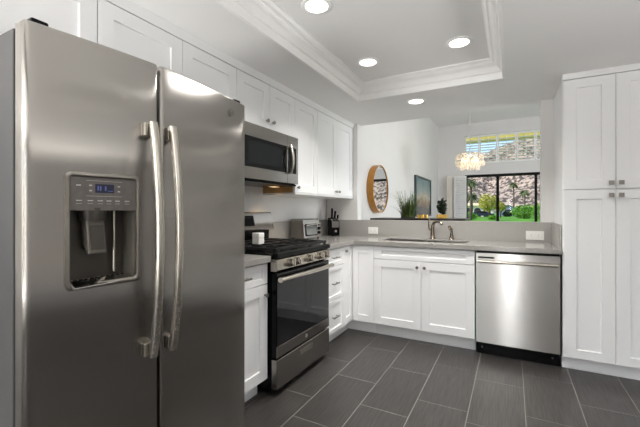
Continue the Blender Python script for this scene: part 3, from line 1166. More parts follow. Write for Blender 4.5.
# oven door
od = obj('oven_door', bx(RX - 0.040, RX, RY0 + 0.004, RY1 - 0.004, 0.254, 0.812), M['black'], rg, 0.003)
obj('door_glass', bx(RX - 0.001, RX + 0.003, RY0 + 0.010, RY1 - 0.010, 0.330, 0.806), M['ovenglass'], od)
obj('lower_strip', bx(RX - 0.001, RX + 0.0045, RY0 + 0.006, RY1 - 0.006, 0.257, 0.330), M['steel_h'], od, 0.002)
bm = cyl(nb(), (RX + 0.004, 2.275, 0.293), 'x', 0.015, 0.0025, 24)
tube(bm, [(RX + 0.0066, 2.275 + 0.012 * math.cos(a * PI / 10), 0.293 + 0.012 * math.sin(a * PI / 10)) for a in range(21)], 0.0012, 6)
obj('emblem', bm, M['charcoal'], od)
# faint inner window outline
hb = nb()
pts = []
for k in range(15):
    s = k / 14
    y = RY0 + 0.004 + (RY1 - RY0 - 0.008) * s
    pts.append((RX + 0.032 + 0.008 * math.sin(PI * s), y, 0.770))
tube(hb, pts, 0.020, 12, flat=0.85)
for y in (RY0 + 0.05, RY1 - 0.05):
    box(hb, RX, RX + 0.034, y - 0.011, y + 0.011, 0.759, 0.781)
obj('handle', hb, M['steel_handle'], od)
# storage drawer
dr = obj('drawer', bx(RX - 0.040, RX + 0.004, RY0 + 0.003, RY1 - 0.003, 0.050, 0.242), M['steel_h'], rg, 0.004)
bm = cells(nb(), [2.185, 2.191, 2.359, 2.365], [0.176, 0.181, 0.205, 0.210], lambda i, j: not (i == 1 and j == 1), RX + 0.003, RX + 0.008, 'yz')
obj('handle_rim', bm, M['steel_handle'], dr)
obj('handle_recess', bx(RX + 0.0035, RX + 0.0045, 2.191, 2.359, 0.181, 0.205), M['charcoal'], dr)
# backguard
bm = prism(nb(), [(-2.016, 0.936), (-1.965, 0.936), (-1.960, 1.058), (-2.016, 1.058)], RY0 + 0.012, RY1 - 0.012, 'xz')
obj('rear_panel', bm, M['black'], rg)
bm = prism(nb(), [(-2.016, 1.052), (-1.918, 1.052), (-1.912, 1.066), (-1.945, 1.205), (-1.955, 1.212), (-2.016, 1.212)], RY0 + 0.002, RY1 - 0.002, 'xz')
bgd = obj('backguard', bm, M['steel_h'], rg, 0.004)
sl_ = math.atan2(0.033, 0.139)
bm = bx(-1.930, -1.9265, 2.10, 2.385, 1.092, 1.182)
rot_about(bm, (-1.9285, 2.2, 1.137), Matrix.Rotation(-sl_, 3, 'Y'))
ds = obj('display', bm, M['blackglass'], bgd)
bm = bx(-1.9268, -1.9255, 2.215, 2.262, 1.145, 1.166)
rot_about(bm, (-1.9285, 2.2, 1.137), Matrix.Rotation(-sl_, 3, 'Y'))
obj('clock', bm, M['digit'], bgd)
# burners and grates
for x, y, r in ((-1.50, 2.06, 0.045), (-1.50, 2.49, 0.05), (-1.80, 2.06, 0.04), (-1.80, 2.49, 0.035), (-1.65, 2.275, 0.05)):
    bn = obj('burner', lathe(nb(), (x, y, 0.936), [(r * 1.15, 0), (r * 1.15, 0.006), (r, 0.008), (r, 0.014)], 22), M['nickel'], rg)
    obj('burner_cap', lathe(nb(), (x, y, 0.950), [(r * 0.9, 0), (r * 0.92, 0.004), (r * 0.8, 0.009), (0.002, 0.010)], 22), M['iron'], bn)
for y0, y1 in ((1.915, 2.158), (2.162, 2.388), (2.392, 2.635)):
    bm = nb()
    zg0, zg1 = 0.956, 0.974
    for x in (-1.945, -1.66, -1.372):
        box(bm, x - 0.007, x + 0.007, y0, y1, zg0, zg1)
    for y in (y0 + 0.007, (y0 + y1) / 2, y1 - 0.007):
        box(bm, -1.945, -1.372, y - 0.007, y + 0.007, zg0, zg1)
    for x in (-1.80, -1.51):
        box(bm, x - 0.006, x + 0.006, y0, y0 + 0.075, zg0, zg1)
        box(bm, x - 0.006, x + 0.006, y1 - 0.075, y1, zg0, zg1)
    for x in (-1.94, -1.66, -1.378):
        for y in (y0 + 0.01, y1 - 0.01):
            box(bm, x - 0.008, x + 0.008, y - 0.008, y + 0.008, 0.9355, zg0)
    obj('grate', bm, M['iron'], rg)
# white jar on the stove
jr = thing('ceramic_jar', 'small white square ceramic jar standing on the range grate', 'jar', (-1.665, 2.11, 0.974))
obj('jar_body', bx(-1.697, -1.633, 2.078, 2.142, 0.9742, 1.018), M['ceramic'], jr, 0.004, 3)
obj('lid', bx(-1.698, -1.632, 2.077, 2.143, 1.0185, 1.058), M['ceramic'], jr, 0.006, 3)

# ------------------------------------------------------------------ microwave
mw = thing('microwave', 'stainless over the range microwave with black glass door', 'microwave', (-1.82, 2.275, 1.45))
MX = -1.648
MZ0, MZ1 = 1.447, 1.858
MY0, MY1 = 1.899, 2.647
obj('body', bx(-2.035, MX - 0.032, MY0 + 0.002, MY1 - 0.002, MZ0, MZ1), M['black'], mw, 0.003)
fd = obj('door', bx(MX - 0.031, MX, MY0, 2.478, MZ0 + 0.006, MZ1 - 0.002), M['steel_h'], mw, 0.004)
obj('window', bx(MX - 0.002, MX + 0.003, MY0 + 0.022, 2.466, MZ0 + 0.092, MZ1 - 0.098), M['blackglass'], fd, 0.004)
obj('window_screen', bx(MX + 0.002, MX + 0.0036, MY0 + 0.075, 2.385, MZ0 + 0.125, MZ1 - 0.130), mat('microwave_mesh', (26, 28, 31), 0.2, var=0.1, spec=0.3), fd)
cpm = obj('control_column', bx(MX - 0.031, MX, 2.481, MY1, MZ0 + 0.006, MZ1 - 0.002), M['steel_h'], mw, 0.004)
obj('keypad', bx(MX - 0.002, MX + 0.003, 2.486, MY1 - 0.035, MZ0 + 0.092, MZ1 - 0.098), M['blackglass'], cpm, 0.004)
hb = nb()
pts = []
for k in range(15):
    s = k / 14
    pts.append((MX + 0.024 + 0.030 * math.sin(PI * s), 2.487 - 0.004 * math.sin(PI * s), MZ0 + 0.085 + 0.235 * s))
tube(hb, pts, 0.011, 12, flat=1.2)
for z in (MZ0 + 0.092, MZ0 + 0.305):
    box(hb, MX + 0.0, MX + 0.026, 2.478, 2.496, z - 0.010, z + 0.010)
obj('handle', hb, M['steel_handle'], fd)
obj('vent_panel', bx(-2.0, MX - 0.01, MY0 + 0.02, MY1 - 0.02, MZ0 - 0.012, MZ0), M['black'], mw)
obj('work_lamp', bx(-1.89, -1.83, 2.54, 2.62, MZ0 - 0.014, MZ0 - 0.0121), emit('warm_lamp_lens', (255, 215, 160), 0.8), mw)
area('microwave_lamp', (-1.86, 2.58, MZ0 - 0.02), (0, math.radians(0), 0), 0.08, 0.05, 0.45, (1.0, 0.70, 0.38), spread=math.radians(95))

# ------------------------------------------------------------------ dishwasher
dw = thing('dishwasher', 'stainless dishwasher with bar handle between sink cabinet and pantry', 'dishwasher', (0.03, 3.6, 0))
DX0, DX1 = -0.273, 0.334
DF = YB - 0.008


def dwy(x):
    s = (x - (DX0 + DX1) / 2) / ((DX1 - DX0) / 2)
    return DF - 0.004 * (1 - s * s)


obj('body', bx(DX0 + 0.002, DX1 - 0.002, DF + 0.045, 3.90, 0.10, CB - 0.004), M['black'], dw)


def bowed(x0, x1, z0, z1, yb):
    bm = nb()
    K = 16
    A = []
    for z in (z0, z1):
        A.append(([bm.verts.new((x0 + (x1 - x0) * k / K, dwy(x0 + (x1 - x0) * k / K), z)) for k in range(K + 1)], [bm.verts.new((x0 + (x1 - x0) * k / K, yb, z)) for k in range(K + 1)]))
    for k in range(K):
        bm.faces.new((A[0][0][k], A[0][0][k + 1], A[1][0][k + 1], A[1][0][k]))
        bm.faces.new((A[0][1][k], A[0][1][k + 1], A[1][1][k + 1], A[1][1][k]))
        for q in (0, 1):
            bm.faces.new((A[q][0][k], A[q][0][k + 1], A[q][1][k + 1], A[q][1][k]))
    for k in (0, K):
        bm.faces.new((A[0][0][k], A[1][0][k], A[1][1][k], A[0][1][k]))
    return bm


dd = obj('door', bowed(DX0 + 0.004, DX1 - 0.004, 0.108, 0.790, DF + 0.045), M['steel_dw'], dw, 0.002, ang=50)
cpd = obj('control_strip', bowed(DX0 + 0.004, DX1 - 0.004, 0.794, 0.866, DF + 0.045), M['steel_dw'], dw, 0.002, ang=50)
obj('vent_slot', bx(DX0 + 0.022, DX0 + 0.145, dwy(DX0 + 0.03) - 0.0065, dwy(DX0 + 0.03) + 0.004, 0.822, 0.836), M['black'], cpd)
bm = nb()
K = 14
pts = [(DX0 + 0.022 + (DX1 - DX0 - 0.044) * k / K, dwy(DX0 + 0.022 + (DX1 - DX0 - 0.044) * k / K) - 0.036, 0.797) for k in range(K + 1)]
tube(bm, pts, 0.0125, 10)
for k in (1, K - 1):
    p = pts[k]
    box(bm, p[0] - 0.012, p[0] + 0.012, p[1], p[1] + 0.038, 0.788, 0.805)
obj('handle', bm, M['steel_handle'], dd)
tk = obj('toe_kick', bx(DX0 + 0.004, DX1 - 0.004, DF + 0.05, DF + 0.10, 0.0, 0.10), M['black'], dw)
bm = nb()
for x in (DX0 + 0.05, DX1 - 0.05):
    cyl(bm, (x, DF + 0.0505, 0.055), (0, -1, 0), 0.006, 0.003, 10)
obj('screws', bm, M['nickel'], tk)

# ------------------------------------------------------------------ countertop things
# toaster oven
to = thing('toaster_oven', 'stainless toaster oven with glass door on the worktop right of the range', 'toaster oven', (-1.915, 3.22, CT))
tx0, tx1, ty0, ty1 = -2.005, -1.825, 3.055, 3.395
tz0, tz1 = CT + 0.014, CT + 0.214
bm = prism(nb(), [(tx0 - 0.004, tz0), (tx1, tz0), (tx1 - 0.006, tz0 + 0.03), (tx1 - 0.022, tz1 - 0.012), (tx1 - 0.034, tz1), (tx0 + 0.016, tz1), (tx0 + 0.006, tz1 - 0.012)], ty0, ty1, 'xz')
obj('body', bm, M['steel_h'], to, 0.006)
for x in (tx0 + 0.02, tx1 - 0.02):
    for y in (ty0 + 0.03, ty1 - 0.03):
        obj('foot', cyl(nb(), (x, y, CT), 'z', 0.010, 0.018, 10), M['black'], to)
tl = math.atan2(0.016, 0.158)


def tfront(y0, y1, z0, z1, d0, d1):
    bm = nb()
    def fx(z):
        return tx1 - 0.006 - (z - tz0 - 0.03) / 0.158 * 0.016
    return prism(bm, [(fx(z0) + d0, z0), (fx(z0) + d1, z0), (fx(z1) + d1, z1), (fx(z1) + d0, z1)], y0, y1, 'xz')


td = obj('door', tfront(ty0 + 0.025, ty1 - 0.07, tz0 + 0.022, tz1 - 0.055, -0.004, 0.004), M['blackglass'], to, 0.002)
obj('door_frame', cells(nb(), [0, 1], [0, 1], lambda i, j: False, 0, 1), M['chrome'], td) if False else None
obj('glass', tfront(ty0 + 0.045, ty1 - 0.085, tz0 + 0.036, tz1 - 0.078, 0.003, 0.0055), mat('oven_window', (120, 124, 122), 0.08, var=0.25, scale=9), td)
obj('handle', tube(nb(), [(tx1 - 0.004, ty0 + 0.04, tz1 - 0.068), (tx1 + 0.014, ty0 + 0.055, tz1 - 0.064), (tx1 + 0.014, ty1 - 0.10, tz1 - 0.064), (tx1 - 0.004, ty1 - 0.085, tz1 - 0.068)], 0.006, 10), M['chrome'], td)
for z in (tz0 + 0.05, tz0 + 0.095, tz0 + 0.14):
    obj('knob', cyl(nb(), (tx1 - 0.024, ty1 - 0.033, z), 'x', 0.017, 0.032, 18, 0.014), M['black'] if z < tz0 + 0.12 else M['chrome'], to)
obj('side_vent', bx(tx1 - 0.085, tx1 - 0.055, ty0 - 0.0015, ty0 + 0.002, tz0 + 0.018, tz0 + 0.026), M['darkplastic'], to)

# knife block and knives
kx, ky = -1.875, 3.82
KR = Matrix.Rotation(-0.75, 3, 'Z')
kb = thing('knife_block', 'black and grey knife block in the corner of the worktop', 'knife block', (kx, ky, CT))
prof = [(kx - 0.075, CT + 0.001), (kx + 0.055, CT + 0.001), (kx + 0.055, CT + 0.10), (kx + 0.045, CT + 0.175), (kx - 0.075, CT + 0.215)]
obj('block', prism(nb(), prof, ky - 0.052, ky + 0.052, 'xz'), M['black'], kb, 0.004)
obj('face_plate', prism(nb(), [(kx + 0.0545, CT + 0.098), (kx + 0.058, CT + 0.098), (kx + 0.048, CT + 0.172), (kx + 0.0445, CT + 0.172)], ky - 0.045, ky + 0.045, 'xz'), M['charcoal'], kb)
obj('round_badge', cyl(nb(), (kx + 0.0548, ky + 0.002, CT + 0.055), 'x', 0.014, 0.003, 20), M['chrome'], kb)
klab = ['black knife handle at the left front of the knife block', 'tall steel tipped knife handle at the left rear of the knife block', 'long black knife handle in the middle of the knife block', 'grey knife handle leaning right of centre in the knife block', 'short black knife handle at the right end of the knife block']
for i, (dy, dx, L) in enumerate(((-0.036, 0.022, 0.115), (-0.018, -0.03, 0.125), (0.002, 0.012, 0.105), (0.018, -0.028, 0.095), (0.038, 0.015, 0.06))):
    zb = CT + 0.188 - (dx) * 0.33
    rv = KR @ Vector((dx, dy, 0))
    t = thing('knife', klab[i], 'knife', (kx + dx, ky + dy, zb), 'knives in the knife block')
    d = Vector((0.13, 0.05 * (1 if dy > 0 else -0.2), 1)).normalized()
    p0 = Vector((kx + dx, ky + dy, zb + 0.004))
    obj('bolster', tube(nb(), [p0 - d * 0.003, p0 + d * 0.016], 0.008, 8, flat=1.3), M['chrome'], t)
    obj('handle', tube(nb(), [p0 + d * 0.016, p0 + d * L * 0.5, p0 + d * L], 0.011, 8, flat=1.4, radii=[0.011, 0.0105, 0.0125]), M['black'] if i not in (3,) else M['midplastic'], t)
    t.location = (kx + rv.x, ky + rv.y, zb)
    t.rotation_euler = (0, 0, -0.75)
kb.rotation_euler = (0, 0, -0.75)

# ------------------------------------------------------------------ recessed ceiling lights


def downlight(label, x, y, zc, power=5.9):
    t = thing('recessed_light', label, 'light', (x, y, zc), 'recessed ceiling lights')
    obj('trim_ring', lathe(nb(), (x, y, zc), [(0.064, -0.001), (0.066, -0.006), (0.086, -0.005), (0.090, 0.0)], 32), M['trim'], t)
    obj('lens', cyl(nb(), (x, y, zc - 0.0075), 'z', 0.064, 0.004, 32), M['lens'], t)
    area('downlight', (x, y, zc - 0.012), (0, 0, 0), 0.128, 0.128, power, (1.0, 0.978, 0.945), spread=math.radians(121), shape='DISK')


downlight('round ceiling light in the tray nearest the refrigerator, cut by the top edge', -0.99, 1.79, ZT)
downlight('round ceiling light at the far left of the tray ceiling', -1.005, 2.66, ZT)
downlight('round ceiling light at the far right of the tray ceiling', -0.325, 2.655, ZT)
downlight('round ceiling light in the lower ceiling above the sink, outside the tray', -0.80, 3.40, ZC)

# ------------------------------------------------------------------ dining room
# mirror on the left wall
mz, my, mr = 1.590, 5.735, 0.400
t = thing('round_mirror', 'round mirror in a deep wooden rim on the left dining wall', 'mirror', (XW, my, mz))
obj('rim', lathe(nb(), (XW + 0.001, my, mz), [(mr - 0.03, 0.0), (mr, 0.0), (mr + 0.002, 0.05), (mr, 0.108), (mr - 0.012, 0.110), (mr - 0.014, 0.095), (mr - 0.03, 0.09)], 56, 'x'), M['wood_mirror'], t)
obj('glass', cyl(nb(), (XW + 0.094, my, mz), 'x', mr - 0.013, 0.004, 56), M['mirror'], t)
# framed picture
t = thing('framed_picture', 'large framed abstract landscape picture on the left wall beyond the mirror', 'picture', (XW, 9.36, 1.6))
obj('frame', cells(nb(), [8.47, 8.51, 10.20, 10.24], [1.08, 1.12, 2.04, 2.08], lambda i, j: not (i == 1 and j == 1), XW + 0.001, XW + 0.055, 'yz'), mat('dark_teal_frame', (62, 74, 80), 0.35, 0.2, 0.08), t)
bm = bx(0.002, 0.03, -0.845, 0.845, 0, 0.92)
o = obj('canvas', bm, M['canvas'], None)
o.parent = t
o.location = Vector((XW + 0.002, 9.355, 1.12)) - Vector((XW, 9.36, 1.6))
# bar height dark table just past the half wall
TZ = 1.122
t = thing('bar_table', 'long dark wood bar height table behind the half wall', 'table', (-1.17, 4.95, 0))
obj('tabletop', bx(-1.73, -0.50, 4.66, 5.24, TZ - 0.045, TZ), M['darkwood'], t, 0.004)
for x in (-1.67, -0.56):
    for y in (4.72, 5.18):
        obj('leg', bx(x - 0.03, x + 0.03, y - 0.03, y + 0.03, 0, TZ - 0.045), M['darkwood'], t)
obj('apron', cells(nb(), [-1.70, -1.68, -0.55, -0.53], [4.70, 4.72, 5.18, 5.20], lambda i, j: not (i == 1 and j == 1), TZ - 0.12, TZ - 0.045), M['darkwood'], t)


def blades(bm, c, count, hmin, hmax, spread, w_, base=0.05, lean=(0, 0)):
    for _ in range(count):
        a = random.uniform(0, 2 * PI)
        r0 = base * math.sqrt(random.random())
        L = random.uniform(hmin, hmax)
        sp = random.uniform(0.1, 1.0) * spread
        d = Vector((math.cos(a), math.sin(a), 0))
        p = Vector(c) + Vector((d.x * r0 * 2.0, d.y * r0, 0))
        side = d.cross(Vector((0, 0, 1)))
        K = 5
        L_, R_ = [], []
        for k in range(K + 1):
            s = k / K
            q = p + d * (sp * s * s) + Vector((0, 0, L * (s - 0.22 * s * s * sp / spread)))
            ww = w_ * (1 - s) ** 0.7 + 0.0006
            L_.append(bm.verts.new(q + side * ww))
            R_.append(bm.verts.new(q - side * ww + d * 0.001))
        for k in range(K):
            bm.faces.new((L_[k], R_[k], R_[k + 1], L_[k + 1]))
    return bm


gx, gy = -1.285, 4.98
t = thing('reed_grass_plant', 'spiky green reed grass in a low planter in front of the dining picture', 'plant', (gx, gy, TZ))
obj('planter', bx(gx - 0.09, gx + 0.09, gy - 0.05, gy + 0.05, TZ, TZ + 0.016), M['pot'], t, 0.003)
obj('blades', blades(nb(), (gx, gy, TZ + 0.014), 120, 0.18, 0.44, 0.24, 0.005, 0.05), M['grassblade'], t)
obj('inner_blades', blades(nb(), (gx, gy, TZ + 0.014), 100, 0.08, 0.28, 0.15, 0.005, 0.05), M['grassdark'], t)
for i, (x, y) in enumerate(((-1.085, 4.76), (-1.035, 4.75), (-0.99, 4.77))):
    t = thing('gold_candle_cup', ['small gold candle cup next to the reed grass, leftmost of three', 'small gold candle cup between its two twins behind the faucet', 'small gold candle cup, rightmost of the three by the framed picture'][i], 'candle holder', (x, y, TZ), 'gold candle cups on the dark table')
    obj('cup', lathe(nb(), (x, y, TZ), [(0.017, 0), (0.021, 0.004), (0.022, 0.05), (0.019, 0.05), (0.018, 0.03)], 16), M['gold'], t)
    obj('candle', cyl(nb(), (x, y, TZ + 0.02), 'z', 0.0165, 0.022, 14), M['ceramic'], t)
px, py = -0.83, 5.02
t = thing('potted_plant', 'dark leafy plant in a gold box planter left of the folded shutters', 'plant', (px, py, TZ))
obj('planter', bx(px - 0.062, px + 0.062, py - 0.05, py + 0.05, TZ, TZ + 0.05), M['gold'], t, 0.004)


def leaves(bm, c, rad, count, size, shape=(1, 1, 1), hollow=0.35):
    c = Vector(c)
    for _ in range(count):
        while True:
            v = Vector((random.uniform(-1, 1), random.uniform(-1, 1), random.uniform(-1, 1)))
            if hollow < v.length < 1:
                break
        nz_ = 1 + 0.25 * noise.noise(v * 2.2 + c)
        p = c + Vector((v.x * rad * shape[0], v.y * rad * shape[1], v.z * rad * shape[2])) * nz_
        a = Vector((random.uniform(-1, 1), random.uniform(-1, 1), random.uniform(-0.6, 1))).normalized()
        b_ = a.orthogonal().normalized()
        b_ = (Matrix.Rotation(random.uniform(0, PI), 3, a) @ b_)
        s = size * random.uniform(0.6, 1.3)
        m_ = a.cross(b_) * s * 0.15
        A, B, C_, D = bm.verts.new(p - a * s), bm.verts.new(p + b_ * s * 0.45 + m_), bm.verts.new(p + a * s), bm.verts.new(p - b_ * s * 0.45 + m_)
        bm.faces.new((A, B, C_))
        bm.faces.new((A, C_, D))
    return bm


bm = leaves(nb(), (px, py, TZ + 0.155), 0.10, 260, 0.026, (0.62, 0.7, 1.1), 0.0)
obj('foliage', bm, M['leaf_dark'], t)
obj('stem', tube(nb(), [(px, py, TZ + 0.04), (px + 0.01, py, TZ + 0.12), (px, py, TZ + 0.2)], 0.006, 8), M['trunk'], t)

# chandelier
cx, cy, cz = -0.715, 7.45, 2.175
t = thing('chandelier', 'drum shaped crystal chandelier with warm bulbs hanging in the dining room', 'chandelier', (cx, cy, ZD))
obj('canopy', lathe(nb(), (cx, cy, ZD - 0.03), [(0.06, 0), (0.065, 0.01), (0.065, 0.03)], 20), M['chrome'], t)
obj('rod', cyl(nb(), (cx, cy, cz + 0.15), 'z', 0.008, ZD - 0.03 - cz - 0.15, 10), M['chrome'], t)


def ring(bm, c, r, tr, seg=36):
    return tube(bm, [(c[0] + r * math.cos(2 * PI * k / seg), c[1] + r * math.sin(2 * PI * k / seg), c[2]) for k in range(seg + 1)], tr, 6)


bm = ring(nb(), (cx, cy, cz + 0.15), 0.22, 0.007)
ring(bm, (cx, cy, cz + 0.02), 0.24, 0.006)
for k in range(4):
    a = PI / 4 + k * PI / 2
    tube(bm, [(cx, cy, cz + 0.17), (cx + 0.22 * math.cos(a), cy + 0.22 * math.sin(a), cz + 0.15), (cx + 0.24 * math.cos(a), cy + 0.24 * math.sin(a), cz + 0.02)], 0.005, 6)
obj('frame', bm, M['chrome'], t)
for tier, (r, z0, L, cnt) in enumerate(((0.235, cz + 0.155, 0.13, 26), (0.245, cz + 0.03, 0.13, 30), (0.17, cz + 0.0, 0.17, 16))):
    for k in range(cnt):
        a = 2 * PI * (k + 0.5 * tier) / cnt
        x, y = cx + r * math.cos(a), cy + r * math.sin(a)
        bm = lathe(nb(), (x, y, z0), [(0.002, 0), (0.017, -0.02), (0.019, -L * 0.6), (0.013, -L * 0.85), (0.001, -L)], 6)
        obj('crystal_drop', bm, M['crystal'], t)
for k in range(6):
    a = 2 * PI * k / 6 + 0.3
    bm = lathe(nb(), (cx + 0.13 * math.cos(a), cy + 0.13 * math.sin(a), cz - 0.02), [(0.010, 0), (0.022, 0.03), (0.020, 0.06), (0.004, 0.10)], 10)
    obj('bulb', bm, M['bulb'], t)
pl = bpy.data.lights.new('chandelier_light', 'POINT')
pl.energy = 2.5
pl.color = (1.0, 0.80, 0.55)
pl.shadow_soft_size = 0.12
po = bpy.data.objects.new('chandelier_light', pl)
po.location = (cx, cy, cz + 0.0)
COL.objects.link(po)

# ------------------------------------------------------------------ outside
struct('ground', bx(-400, 500, YD + 0.2, 900, -0.5, -0.05), M['lawn'])
pav = mat('added_concrete', (150, 146, 140), 0.8, var=0.06)
struct('ground_added', cells(nb(), [-8, XW - 0.1, XR + 0.1, 8], [-9, YN - 0.1, YD + 0.2], lambda i, j: not (i == 1 and j == 1), -0.4, -0.06), pav)  # unseen paving added to keep reflections in the refrigerator neutral
struct('wall_sky_screen', bx(5.6, 5.8, -9, 4.0, -0.06, 3.0), mat('sky_screen_stucco', (150, 144, 136), 0.8, var=0.05))  # unseen wall added to block sky from the refrigerator's reflections
# patio eave seen through the top of the shutters
struct('trim_4', bx(-3, 4, YD + 1.6, YD + 1.9, 3.59, 4.3), M['eave'])


def at(u, dist, z=0.0):
    """point on the ray through pixel column u at forward distance dist (used to lay out the garden)."""
    a = (u - 320) / 354.6
    return Vector((dist * (-math.sin(YAW) + a * math.cos(YAW)), dist * (math.cos(YAW) + a * math.sin(YAW)), z))


# mountain
ridge = [(-400, 40), (-200, 55), (-110, 62), (-54, 71), (-36, 71), (-16, 79), (6, 90), (25, 96), (60, 112), (140, 130), (300, 110), (500, 60)]


def rid(x):
    for (a, h), (b_, k) in zip(ridge, ridge[1:]):
        if a <= x <= b_:
            s = (x - a) / (b_ - a)
            return h + (k - h) * s
    return 40


bm = nb()
NX, NY = 300, 130
G = []
for j in range(NY + 1):
    y = 300 + 320 * j / NY
    row = []
    for i in range(NX + 1):
        x = -260 + 560 * i / NX
        sy = (y - 300) / 200
        base = rid(x * 500 / y if y > 0 else x)
        prof_ = min(sy, 1.0) ** 0.85 if sy <= 1 else max(0, 1 - (sy - 1) * 1.2)
        h = base * prof_
        nn = noise.fractal(Vector((x * 0.03, y * 0.02, 3.1)), 0.75, 2.2, 6) * 17 * min(1, sy * 2.5) * (1 - 0.75 * max(0, 1 - abs(sy - 1) * 3))
        row.append(bm.verts.new((x, y, max(-1, h + nn))))
    G.append(row)
for j in range(NY):
    for i in range(NX):
        bm.faces.new((G[j][i], G[j][i + 1], G[j + 1][i + 1], G[j + 1][i]))
mo = obj('mountain', bm, M['rock'], None, ang=20)
mo['kind'] = 'structure'


def palm(label, u, dist, h, cr, nf=26):
    p = at(u, dist, -0.05)
    t = thing('palm_tree', label, 'tree', p, 'palm trees outside')
    obj('trunk', tube(nb(), [p, p + Vector((0.1, 0, h * 0.5)), p + Vector((0, 0, h))], 0.2, 10, radii=[0.2, 0.15, 0.12]), M['trunk'], t)
    bm = nb()
    c = p + Vector((0, 0, h))
    for k in range(nf):
        a = 2 * PI * k / nf * 2.4
        el = random.uniform(-0.5, 1.1)
        d = Vector((math.cos(a), math.sin(a), 0))
        side = d.cross(Vector((0, 0, 1)))
        prevL = None
        for q in range(7):
            s = q / 6
            pt = c + d * (cr * s * math.cos(el * 0.6)) + Vector((0, 0, cr * (math.sin(el) * s - 0.75 * s * s)))
            ww = 0.13 * cr * math.sin(PI * (0.12 + 0.86 * s))
            L_ = bm.verts.new(pt + side * ww - Vector((0, 0, ww * 0.5)))
            C_ = bm.verts.new(pt)
            R_ = bm.verts.new(pt - side * ww - Vector((0, 0, ww * 0.5)))
            if prevL:
                bm.faces.new((prevL[0], prevL[1], C_, L_))
                bm.faces.new((prevL[1], prevL[2], R_, C_))
            prevL = (L_, C_, R_)
    obj('fronds', bm, M['palm'], t)
    return t


palm('tall palm tree at the left edge of the sliding door view', 470.5, 48, 5.3, 1.25, 40)
palm('short palm tree with low fronds left of the yellow tree', 471.5, 60, 4.0, 1.3, 40)
palm('thin distant palm in the middle pane, taller of the two', 513.5, 90, 8.2, 1.35, 40)
palm('thin distant palm in the middle pane, shorter of the two', 524.5, 88, 6.2, 1.5, 40)


def tree(name, label, u, dist, zc, r, shape, m, count, leaf, cat='tree'):
    p = at(u, dist, -0.05)
    t = thing(name, label, cat, p)
    c = p + Vector((0, 0, zc))
    obj('foliage', leaves(nb(), c, r, count, leaf, shape, 0.2), M[m], t)
    bm = nb()
    for k in range(3):
        a = k * 2.1
        tube(bm, [p, p + Vector((0.1 * math.cos(a), 0.1 * math.sin(a), zc * 0.5)), c + Vector((r * 0.5 * math.cos(a), r * 0.5 * math.sin(a), r * 0.2))], 0.08, 6, radii=[0.1, 0.07, 0.03])
    obj('trunk', bm, M['trunk'], t)
    return t


tree('yellow_tree', 'yellow green flowering tree behind the left pane of the sliding door', 489, 55, 2.55, 1.6, (1.0, 0.8, 0.85), 'yellowtree', 1500, 0.16)
tree('yellow_tree', 'pale yellow green tree just right of the first door mullion', 500.5, 66, 2.0, 0.95, (1.0, 0.8, 0.9), 'yellowtree', 900, 0.16)
tree('green_bush', 'round bright green bush in the middle pane of the sliding door', 524, 58, 1.15, 1.6, (1.15, 0.9, 0.72), 'bush', 1700, 0.16, 'bush')
tree('green_bush', 'green bush behind the right edge of the sliding door', 543, 50, 1.3, 1.6, (1, 0.9, 0.9), 'bush', 1000, 0.16, 'bush')
tree('green_bush', 'low green bush at the left corner of the sliding door', 469, 52, 0.5, 0.9, (1.2, 0.9, 0.62), 'bush', 800, 0.13, 'bush')
tree('green_bush', 'low green bush beside the navy car', 492.5, 52, 0.3, 0.6, (1.1, 0.9, 0.6), 'bush', 600, 0.13, 'bush')
tree('green_bush', 'dark green bush in front of the blue grey house', 508, 80, 0.6, 0.9, (1.3, 0.9, 0.7), 'leaf_dark', 700, 0.16, 'bush')

# pale arcade house
p = at(472, 78)
t = thing('arcade_house', 'pale stucco house with dark arches beyond the lawn', 'house', (p.x, p.y, 0))
hx0, hx1, hy = p.x - 7, p.x + 4.2, p.y
obj('walls', bx(hx0, hx1, hy, hy + 8, -0.05, 2.4), M['stucco'], t)
for k in range(5):
    xa = hx1 - 1.9 - k * 1.9
    prof_ = [(xa, -0.05), (xa + 1.4, -0.05), (xa + 1.4, 1.2)] + [(xa + 0.7 + 0.7 * math.cos(PI * q / 8), 1.2 + 0.7 * math.sin(PI * q / 8)) for q in range(1, 8)] + [(xa, 1.2)]
    obj('arch', prism(nb(), prof_, hy - 0.03, hy + 0.01, 'xz'), M['darkvoid'], t)
obj('roof', prism(nb(), [(hy - 0.5, 2.4), (hy + 8.5, 2.4), (hy + 4, 3.1)], hx0 - 0.4, hx1 + 0.4, 'yz'), M['roofing'], t)
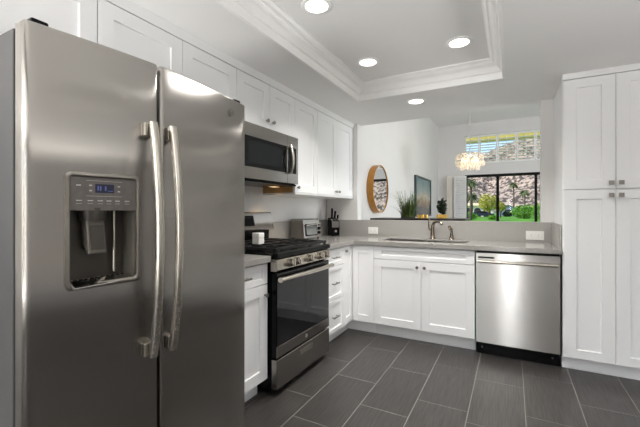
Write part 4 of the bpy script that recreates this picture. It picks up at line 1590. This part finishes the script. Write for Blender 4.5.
# blue grey gabled house
p = at(508, 92)
t = thing('gable_house', 'blue grey gabled house beyond the green bush', 'house', (p.x, p.y, 0))
obj('walls', prism(nb(), [(p.x - 2.3, -0.05), (p.x + 2.3, -0.05), (p.x + 2.3, 1.9), (p.x, 2.7), (p.x - 2.3, 1.9)], p.y, p.y + 7, 'xz'), M['bluegrey'], t)
obj('roof', prism(nb(), [(p.x - 2.7, 1.85), (p.x, 2.8), (p.x + 2.7, 1.85), (p.x + 2.7, 2.0), (p.x, 2.98), (p.x - 2.7, 2.0)], p.y - 0.3, p.y + 7.3, 'xz'), M['stucco'], t)
obj('window', bx(p.x - 0.7, p.x + 0.7, p.y - 0.04, p.y + 0.02, 0.6, 1.6), M['darkvoid'], t)
p = at(524, 100)
t = thing('flat_house', 'low cream roofed house behind the bright green bush', 'house', (p.x, p.y, 0))
obj('walls', bx(p.x - 3.6, p.x + 7, p.y, p.y + 7, -0.05, 2.2), M['stucco'], t)
obj('roof', bx(p.x - 4, p.x + 7.4, p.y - 0.5, p.y + 7.5, 2.2, 2.75), M['roofing'], t)
obj('window', bx(p.x + 1.0, p.x + 2.4, p.y - 0.04, p.y + 0.02, 0.7, 1.7), M['darkvoid'], t)
# parked car
p = at(482, 70, -0.05)
t = thing('parked_car', 'dark navy car parked beyond the lawn in the left pane', 'car', p)
prof_ = [(-2.1, 0.35), (2.1, 0.35), (2.15, 0.75), (1.3, 0.85), (0.7, 1.28), (-0.9, 1.30), (-1.7, 0.9), (-2.15, 0.8)]
obj('body', prism(nb(), [(p.x + a, p.z + c) for a, c in prof_], p.y - 0.85, p.y + 0.85, 'xz'), M['carpaint'], t, 0.05)
obj('windshield', prism(nb(), [(p.x + a, p.z + c) for a, c in ((0.76, 1.27), (1.30, 0.88), (1.34, 0.90), (0.80, 1.29))], p.y - 0.7, p.y + 0.7, 'xz'), M['chrome'], t)
obj('side_window', prism(nb(), [(p.x + a, p.z + c) for a, c in ((-1.2, 0.9), (0.9, 0.9), (0.55, 1.22), (-0.8, 1.23))], p.y - 0.86, p.y - 0.84, 'xz'), M['blackglass'], t)
for a in (-1.35, 1.35):
    for s in (-1, 1):
        obj('wheel', cyl(nb(), (p.x + a, p.y + s * 0.78 - 0.1, p.z + 0.33), 'y', 0.33, 0.2, 20), M['rubber'], t)
